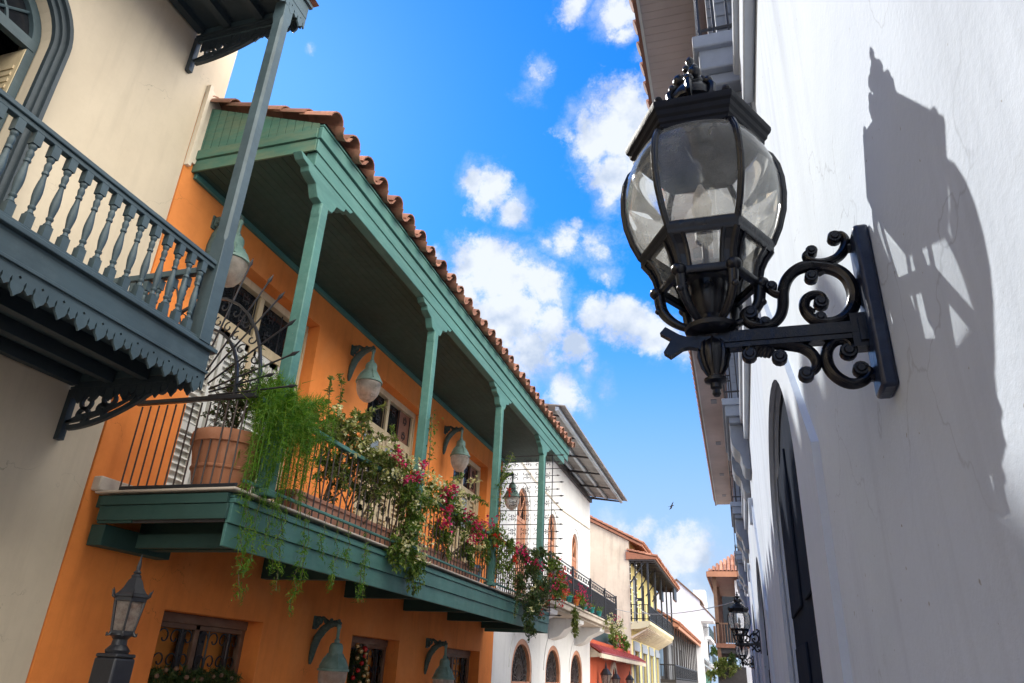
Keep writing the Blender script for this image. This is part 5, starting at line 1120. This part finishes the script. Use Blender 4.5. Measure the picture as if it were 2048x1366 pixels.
# ------------------------------------------------------------------ pale yellow house with gable
YH = thing('yellow_house', 'pale yellow house with cream gable wall, tiled canopy and black balcony posts', 'house', (WX, 60, GZ))
m = MB(); m.prism([(WX, 51.5, GZ-.1), (WX, 51.5, 9.0), (-11.1, 51.5, 10.85), (-15, 51.5, 8.9), (-15, 51.5, GZ-.1)], (0, .4, 0)); m.build('gable_wall', 'creamy', YH, smooth=0)
m = MB(); wall(m, WX-.01, 1, .35, 51.91, 68.5, GZ-.1, 9.0, [(a, a+2.3, GZ+.5, 1.95) for a in (52.9, 57.2, 61.4, 65.6)]+[(a, a+2.0, 3.7, 6.9) for a in (53.2, 57.5, 61.7, 65.6)]); m.box(-14.5, -7.8, 51.92, 68.5, GZ-.1, 8.9); m.build('wall', 'yellow', YH, smooth=0)
for a in (52.9, 57.2, 61.4, 65.6):
    m = MB(); m.box(WX-.01, WX+.10, a-.35, a+2.65, 1.951, 2.35); m.box(WX-.01, WX+.06, a-.3, a+2.6, 2.351, 2.55); m.box(WX-.01, WX+.05, a-.3, a, GZ+.3, 1.95); m.box(WX-.01, WX+.05, a+2.3, a+2.6, GZ+.3, 1.95); wi = m.build('window', 'greytrim', YH)
    m = MB(); m.box(WX-.2, WX-.14, a, a+2.3, GZ+.5, 1.95); m.build('pane', 'dkglass', wi)
    m = MB(); m.box(WX-.13, WX-.07, a+1.1, a+1.2, GZ+.5, 1.95); m.box(WX-.13, WX-.07, a+.0, a+.5, GZ+.5, 1.95); m.each('shutter', 'greywood', wi)
for a in (53.2, 57.5, 61.7, 65.6):
    m = MB(); m.box(WX-.2, WX-.02, a, a+.15, 3.7, 6.9); m.box(WX-.2, WX-.02, a+1.85, a+2, 3.7, 6.9); m.box(WX-.2, WX-.02, a, a+2, 6.75, 6.9); d = m.build('balcony_door', 'dkwood', YH)
    m = MB(); m.box(WX-.18, WX-.1, a+.15, a+1.85, 3.7, 6.75); m.build('panel', 'greywood', d)
m = MB(); m.prism([(-6.05, 51.45, 3.55), (-6.05, 51.45, 3.75), (WX, 51.45, 3.68), (WX, 51.45, 3.2), (-6.7, 51.45, 3.25), (-6.2, 51.45, 3.38)], (0, 17.2, 0)); bal = m.build('balcony', 'yellowc', YH, smooth=0)
m = MB()
for i in range(20): y = 51.6+i*.88; m.prism([(WX+.01, y, 2.75), (-6.15, y, 3.36), (-6.2, y, 3.25), (WX+.01, y, 2.6)], (0, .3, 0))
m.each('joist', 'creamy', bal)
m = MB()
for z in (3.85, 4.75): m.box(-6.14, -6.08, 51.5, 68.6, z, z+.05); m.box(WX, -6.1, 51.5, 51.55, z, z+.05)
for i in range(130): y = 51.5+i*.131; m.box(-6.125, -6.095, y, y+.035, 3.74, 4.75)
for i in range(9): x = WX+.1+i*.13; m.box(x, x+.03, 51.5, 51.53, 3.7, 4.75)
m.build('railing', 'iron', bal)
m = MB()
for y in (51.55, 55.8, 60, 64.2, 68.3): m.box(-6.16, -6.04, y, y+.12, 3.74, 7.7)
for x in (-7.28, -6.95, -6.5): m.box(x-.035, x+.035, 51.5, 51.57, 3.74, 7.7)
m.box(-6.95, -6.5, 51.5, 51.56, 5.0, 5.2)
for y in (51.6, 55.8, 60, 64.2): m.beam((WX+.05, y+.06, 6.2), (-6.3, y+.06, 7.6), .08, .08); m.beam((WX+.05, y+.06, 6.0), (WX+.05, y+.06, 7.6), .08, .08)
m.box(-5.75, -5.6, 66.2, 68.6, 6.6, 7.6); m.box(-6.9, -6.75, 66.2, 68.6, 6.6, 7.5)
m.each('post', 'iron', bal)
m = MB(); m.box(WX+.01, -5.55, 51.35, 69.8, 7.62, 7.72)
for i in range(24): y = 51.5+i*.77; m.box(WX+.02, -5.6, y, y+.1, 7.52, 7.62)
cn = m.build('canopy', 'dkwood', YH, smooth=0)
m = MB(); m.prism([(-5.45, 51.3, 7.73), (-5.45, 51.3, 7.85), (WX-.2, 51.3, 8.25), (WX-.2, 51.3, 7.73)], (0, 18.6, 0)); tile_field(m, -5.4, 7.85, WX-.1, 8.3, 51.4, 69.8, .42, .5, .15); m.build('canopy_tiles', 'tile2', cn, smooth=50)
m = MB(); m.prism([(-6.35, 51.25, 8.55), (-6.35, 51.25, 8.7), (-11.1, 51.25, 11.1), (-11.1, 51.25, 10.9)], (0, 17.6, 0)); m.prism([(-11.1, 51.25, 11.1), (-15.5, 51.25, 8.7), (-15.5, 51.25, 8.6), (-11.1, 51.25, 10.95)], (0, 17.6, 0))
tile_field(m, -6.3, 8.72, -11.1, 11.12, 51.3, 68.8, .42, .5, .15); m.build('roof', 'tile2', YH, smooth=50)

# ------------------------------------------------------------------ dark balcony house
DH = thing('timber_balcony_house', 'dark timber house with orange tile eave beyond the yellow house', 'house', (WX, 85, GZ))
m = MB(); wall(m, WX, 1, .3, 68.6, 100, GZ-.1, 6.0, [(a, a+2.2, -.5+1.7-.9, 3.6) for a in (70, 75, 80, 85, 90, 95)]); m.box(-15, -7.7, 68.6, 100, GZ-.1, 5.9); m.build('wall', 'greywood', DH, smooth=0)
for a in (70, 75, 80, 85, 90, 95):
    m = MB(); m.box(WX-.2, WX-.1, a, a+2.2, .3, 3.6); m.build('balcony_door', 'dkwood', DH)
m = MB(); m.box(WX+.01, WX+.06, 68.7, 71.4, .6, 3.6); m.build('blue_panel', 'bluewood', DH)
m = MB(); m.box(WX, -6.0, 68.65, 99, .1, .35); bal = m.build('balcony', 'dkwood', DH)
m = MB(); m.box(-6.06, -6.0, 68.7, 99, 1.45, 1.55); m.box(-6.05, -6.0, 68.7, 99, .45, .5)
for i in range(115): y = 68.7+i*.265; m.box(-6.05, -6.01, y, y+.05, .35, 1.5)
for i in range(8): x = WX+.1+i*.16; m.box(x, x+.04, 68.68, 68.72, .35, 1.5)
m.box(WX, -6, 68.68, 68.74, 1.45, 1.55); m.build('railing', 'iron', bal)
m = MB()
for i in range(12): y = 68.8+i*2.7; m.box(-6.12, -6.0, y, y+.16, .35, 4.6)
for y in (68.75, 69.5, 70.3): m.box(-7.0, -6.85, y, y+.12, .35, 4.6)
m.each('post', 'dkwood', bal)
m = MB(); m.prism([(-5.6, 68.4, 4.55), (-5.6, 68.4, 4.75), (-7.4, 68.4, 5.75), (-9.5, 68.4, 7.0), (-9.5, 68.4, 6.0), (-7.0, 68.4, 4.7)], (0, 32, 0)); tile_field(m, -5.5, 4.78, -9.5, 7.0, 68.5, 100.3, .5, .6, .18); m.build('roof', 'tile2', DH, smooth=50)
m = MB(); m.box(-5.62, -5.52, 68.4, 100.4, 4.4, 4.62); m.build('eave_board', 'pinkwood', DH)

# ------------------------------------------------------------------ tall white house behind
TW = thing('tall_white_house', 'tall plain white gabled house rising behind the dark timber balconies', 'house', (-9, 104, GZ))
m = MB(); m.prism([(-5.45, 100.5, GZ-.1), (-5.3, 100.5, 10.0), (-8.1, 100.5, 12.4), (-13, 100.5, 9), (-13, 100.5, GZ-.1)], (0, 5, 0)); m.build('wall', 'whitefar', TW, smooth=0)
m = MB(); m.prism([(-5.0, 100.3, 9.7), (-5.0, 100.3, 9.9), (-8.1, 100.3, 12.65), (-13, 100.3, 9.2), (-13, 100.3, 9.0), (-8.1, 100.3, 12.4)], (0, 5.4, 0)); m.build('roof', 'brown', TW, smooth=0)
m = MB(); m.prism([(-5.3, 100.6, 9.5), (-3.7, 100.6, 7.75), (-3.8, 100.6, 7.5), (-5.35, 100.6, 7.5)], (0, 5, 0)); ev = m.build('eave_box', 'whitefar', TW, smooth=0)
m = MB(); m.prism([(-5.3, 100.5, 9.52), (-3.6, 100.5, 7.75), (-3.6, 100.5, 7.9), (-5.3, 100.5, 9.75)], (0, 5.2, 0)); m.build('eave_tiles', 'brown', ev)
m = MB(); m.box(-6.4, -4.82, 106, 109, 6, 11.9); m.box(-4.82, -4.7, 106.5, 107.8, 8.6, 10.4); m.build('chimney_block', 'whitefar', TW)

AP = thing('grey_apartment', 'grey and white apartment house with stacked balconies, farthest on the left', 'building', (-6, 112, GZ))
m = MB(); m.box(-12, -5.6, 106, 125, GZ-.1, 8.6); m.build('wall', 'greywood', AP)
for z, xo in ((6.0, -4.5), (2.6, -4.35)):
    m = MB(); m.box(-5.62, xo, 106, 121, z-.35, z); bal = m.build('balcony', 'whitefar', AP)
    m = MB(); m.box(xo-.08, xo, 106, 121, z+1.1, z+1.2); m.box(-5.6, xo, 106, 106.08, z+1.1, z+1.2)
    for i in range(40): m.box(xo-.06, xo-.02, 106+i*.37, 106.08+i*.37, z, z+1.1)
    for i in range(7): m.box(-5.5+i*.17, -5.44+i*.17, 106, 106.06, z, z+1.1)
    m.build('railing', 'slate', bal)
    m = MB(); m.box(-5.58, -5.55, 107, 110, z, z+2.2); m.box(-5.58, -5.55, 112, 115, z, z+2.2); m.box(-5.3, -4.75, 105.97, 106, z-2.6, z-.6); m.each('window', 'dkglass', AP)
m = MB(); m.box(-5.6, -4.9, 105.9, 106.05, 1.0, 5.6); m.build('pillar', 'whitefar', AP)
m = MB(); m.prism([(-5.6, 103.5, 3.5), (-4.35, 103.5, 2.6), (-4.35, 103.5, 2.45), (-5.6, 103.5, 3.3)], (0, 2.2, 0)); m.prism([(-5.6, 103.5, 2.7), (-4.4, 103.5, 1.9), (-4.4, 103.5, 1.75), (-5.6, 103.5, 2.5)], (0, 2.2, 0)); m.each('awning', 'steel', AP)
m = MB(); m.box(-5.3, -4.75, 103.0, 103.2, GZ, 1.4); m.build('green_door', 'green', AP)

# ------------------------------------------------------------------ tiled house at the far right
k = 40/35.
FR = thing('tiled_corner_house', 'brown corner house with clay tile hip roof beyond the white wall', 'house', (1, 42, GZ))
m = MB(); m.box(-.32, 5, 40.2, 52, GZ-.1, 5.0); m.build('wall', 'whitefar', FR)
m = MB(); m.prism([(-1.62, 40-.35, 5.22), (3, 40-.35, 5.22), (3, 53, 5.22), (-1.62, 53, 5.22)], (0, 0, .12)); rf = m.build('roof', 'redwood', FR)
m = MB(); m.prism([(-1.62, 39.62, 5.34), (3, 39.62, 5.34), (3, 42.2, 6.9), (.3, 42.2, 6.9)], (0, .02, -.04)); m.prism([(-1.62, 39.62, 5.34), (.3, 42.2, 6.9), (.3, 50, 6.9), (-1.62, 53, 5.34)], (.02, 0, -.04))
for i in range(24):
    x = -1.5+i*.19; tz = min(1, (x+1.62)/1.92); 
    n_ = max(1, int(5*tz))
    for j in range(n_): f = lambda t: (x, 39.60+2.6*t, 5.36+1.56*t); barrel(m, f(j/n_*tz), f((j+1.15)/n_*tz), .088, .075, (0, -.5, .86))
m.build('roof_tiles', 'tile2', rf, smooth=50)
m = MB(); m.box(-1.66, 3, 39.56, 39.61, 5.10, 5.36); m.box(-1.68, -1.63, 39.6, 53, 5.1, 5.36); m.build('fascia', 'pinkwood', rf)
m = MB(); m.box(-1.45, -.33, 39.9, 52, 1.75, 1.95); m.box(-1.45, 4, 39.85, 40.19, 1.75, 1.95); bal = m.build('balcony', 'redwood', FR)
m = MB()
for i in range(6): y = 40+i*1.1; m.box(-1.4, -.33, y, y+.18, 1.5, 1.745)
m.each('joist', 'dkwood', bal)
m = MB()
for y in (39.95, 45, 50): m.box(-1.40, -1.22, y, y+.18, GZ-.1, 5.2)
m.box(-1.52, -1.42, 39.9, 40.1, 1.95, 2.75); m.each('post', 'brown', bal)
m = MB(); m.box(-1.42, -.3, 39.95, 40.0, 2.85, 2.92)
for i in range(9): m.box(-1.38+i*.13, -1.35+i*.13, 39.95, 39.98, 1.95, 2.85)
m.build('railing', 'brown', bal)
m = MB(); m.box(-1.0, -.34, 40.17, 40.2, 2.0, 4.2); m.box(-1.0, -.34, 40.17, 40.2, -1.6, .9); m.each('window', 'dkglass', FR)
m = MB(); m.box(-1.45, -.1, 39.7, 40.15, .12, .28); m.box(-1.45, -.1, 39.72, 39.78, .28, .9); m.build('low_balcony', 'dkwood', FR)

# ------------------------------------------------------------------ cables, bulbs, bird
m = MB(); a = onX(1200, 1222, -6.0); b = onX(1462, 1219, -.2)
a = V((-5.99, 37.0, 3.2)); b = V((.10, 25.5, 2.62)); m.tube([a.lerp(b, i/16)+V((0, 0, -.35*4*(i/16)*(1-i/16))) for i in range(17)], .014, 5)
tag(m.build('overhead_cable', 'cable'), 'thin pale cable slung across the street in front of the yellow balcony', 'cable')
m = MB(); m.tube([(WX+.03, 22.4, 7.3), (WX+.05, 26, 6.9), (WX+.03, 31, 6.75), (WX+.05, 37.2, 7.1)], .022, 5); tag(m.build('wall_cable', 'creamy'), 'thin cable stapled along the white house wall under the tin eave', 'cable')
sl = thing('string_lights', 'string of small bulbs hung in front of the yellow balcony posts', 'string lights', (-6.05, 51.4, 4.2))
m = MB(); pts = []
for i in range(25): u = i/24; pts.append((-7.3+u*1.25, 51.35, 3.9+1.9*(1-u)**1.0-0*u+.25*cos(u*6)))
m.tube(pts, .012, 4); m.tube([(-7.25, 51.3, 7.5), (-7.25, 51.3, 3.5)], .012, 4); m.tube([(-6.8, 51.3, 7.5), (-6.85, 51.3, 3.6)], .012, 4); m.build('wire', 'iron', sl)
m = MB()
for p in pts[::2]: m.ball((p[0], p[1], p[2]-.06), .05, 6)
for i in range(9): m.ball((-7.25, 51.28, 3.6+i*.45), .045, 6); m.ball((-6.82, 51.28, 3.7+i*.45), .045, 6)
m.each('bulb', 'bulb', sl)
bd = thing('bird', 'small grey bird gliding in the sky between the two rows of houses', 'bird', (-2.47, 30, 6.64))
m = MB(); m.tube([(-2.56, 30.0, 6.62), (-2.52, 30, 6.63), (-2.46, 30, 6.65), (-2.40, 30, 6.665), (-2.375, 30, 6.665)], [.004, .018, .026, .016, .004], 8)
m.prism([(-2.50, 30.0, 6.65), (-2.44, 30, 6.665), (-2.40, 29.9, 6.73), (-2.36, 29.72, 6.76), (-2.43, 29.85, 6.73)], (0, .006, .006)); m.prism([(-2.50, 30.0, 6.64), (-2.44, 30, 6.655), (-2.48, 30.15, 6.58), (-2.60, 30.3, 6.55), (-2.54, 30.12, 6.59)], (0, -.006, .006)); m.prism([(-2.55, 30, 6.62), (-2.61, 29.97, 6.61), (-2.61, 30.03, 6.61)], (0, 0, .006))
m.build('body', 'bird', bd)
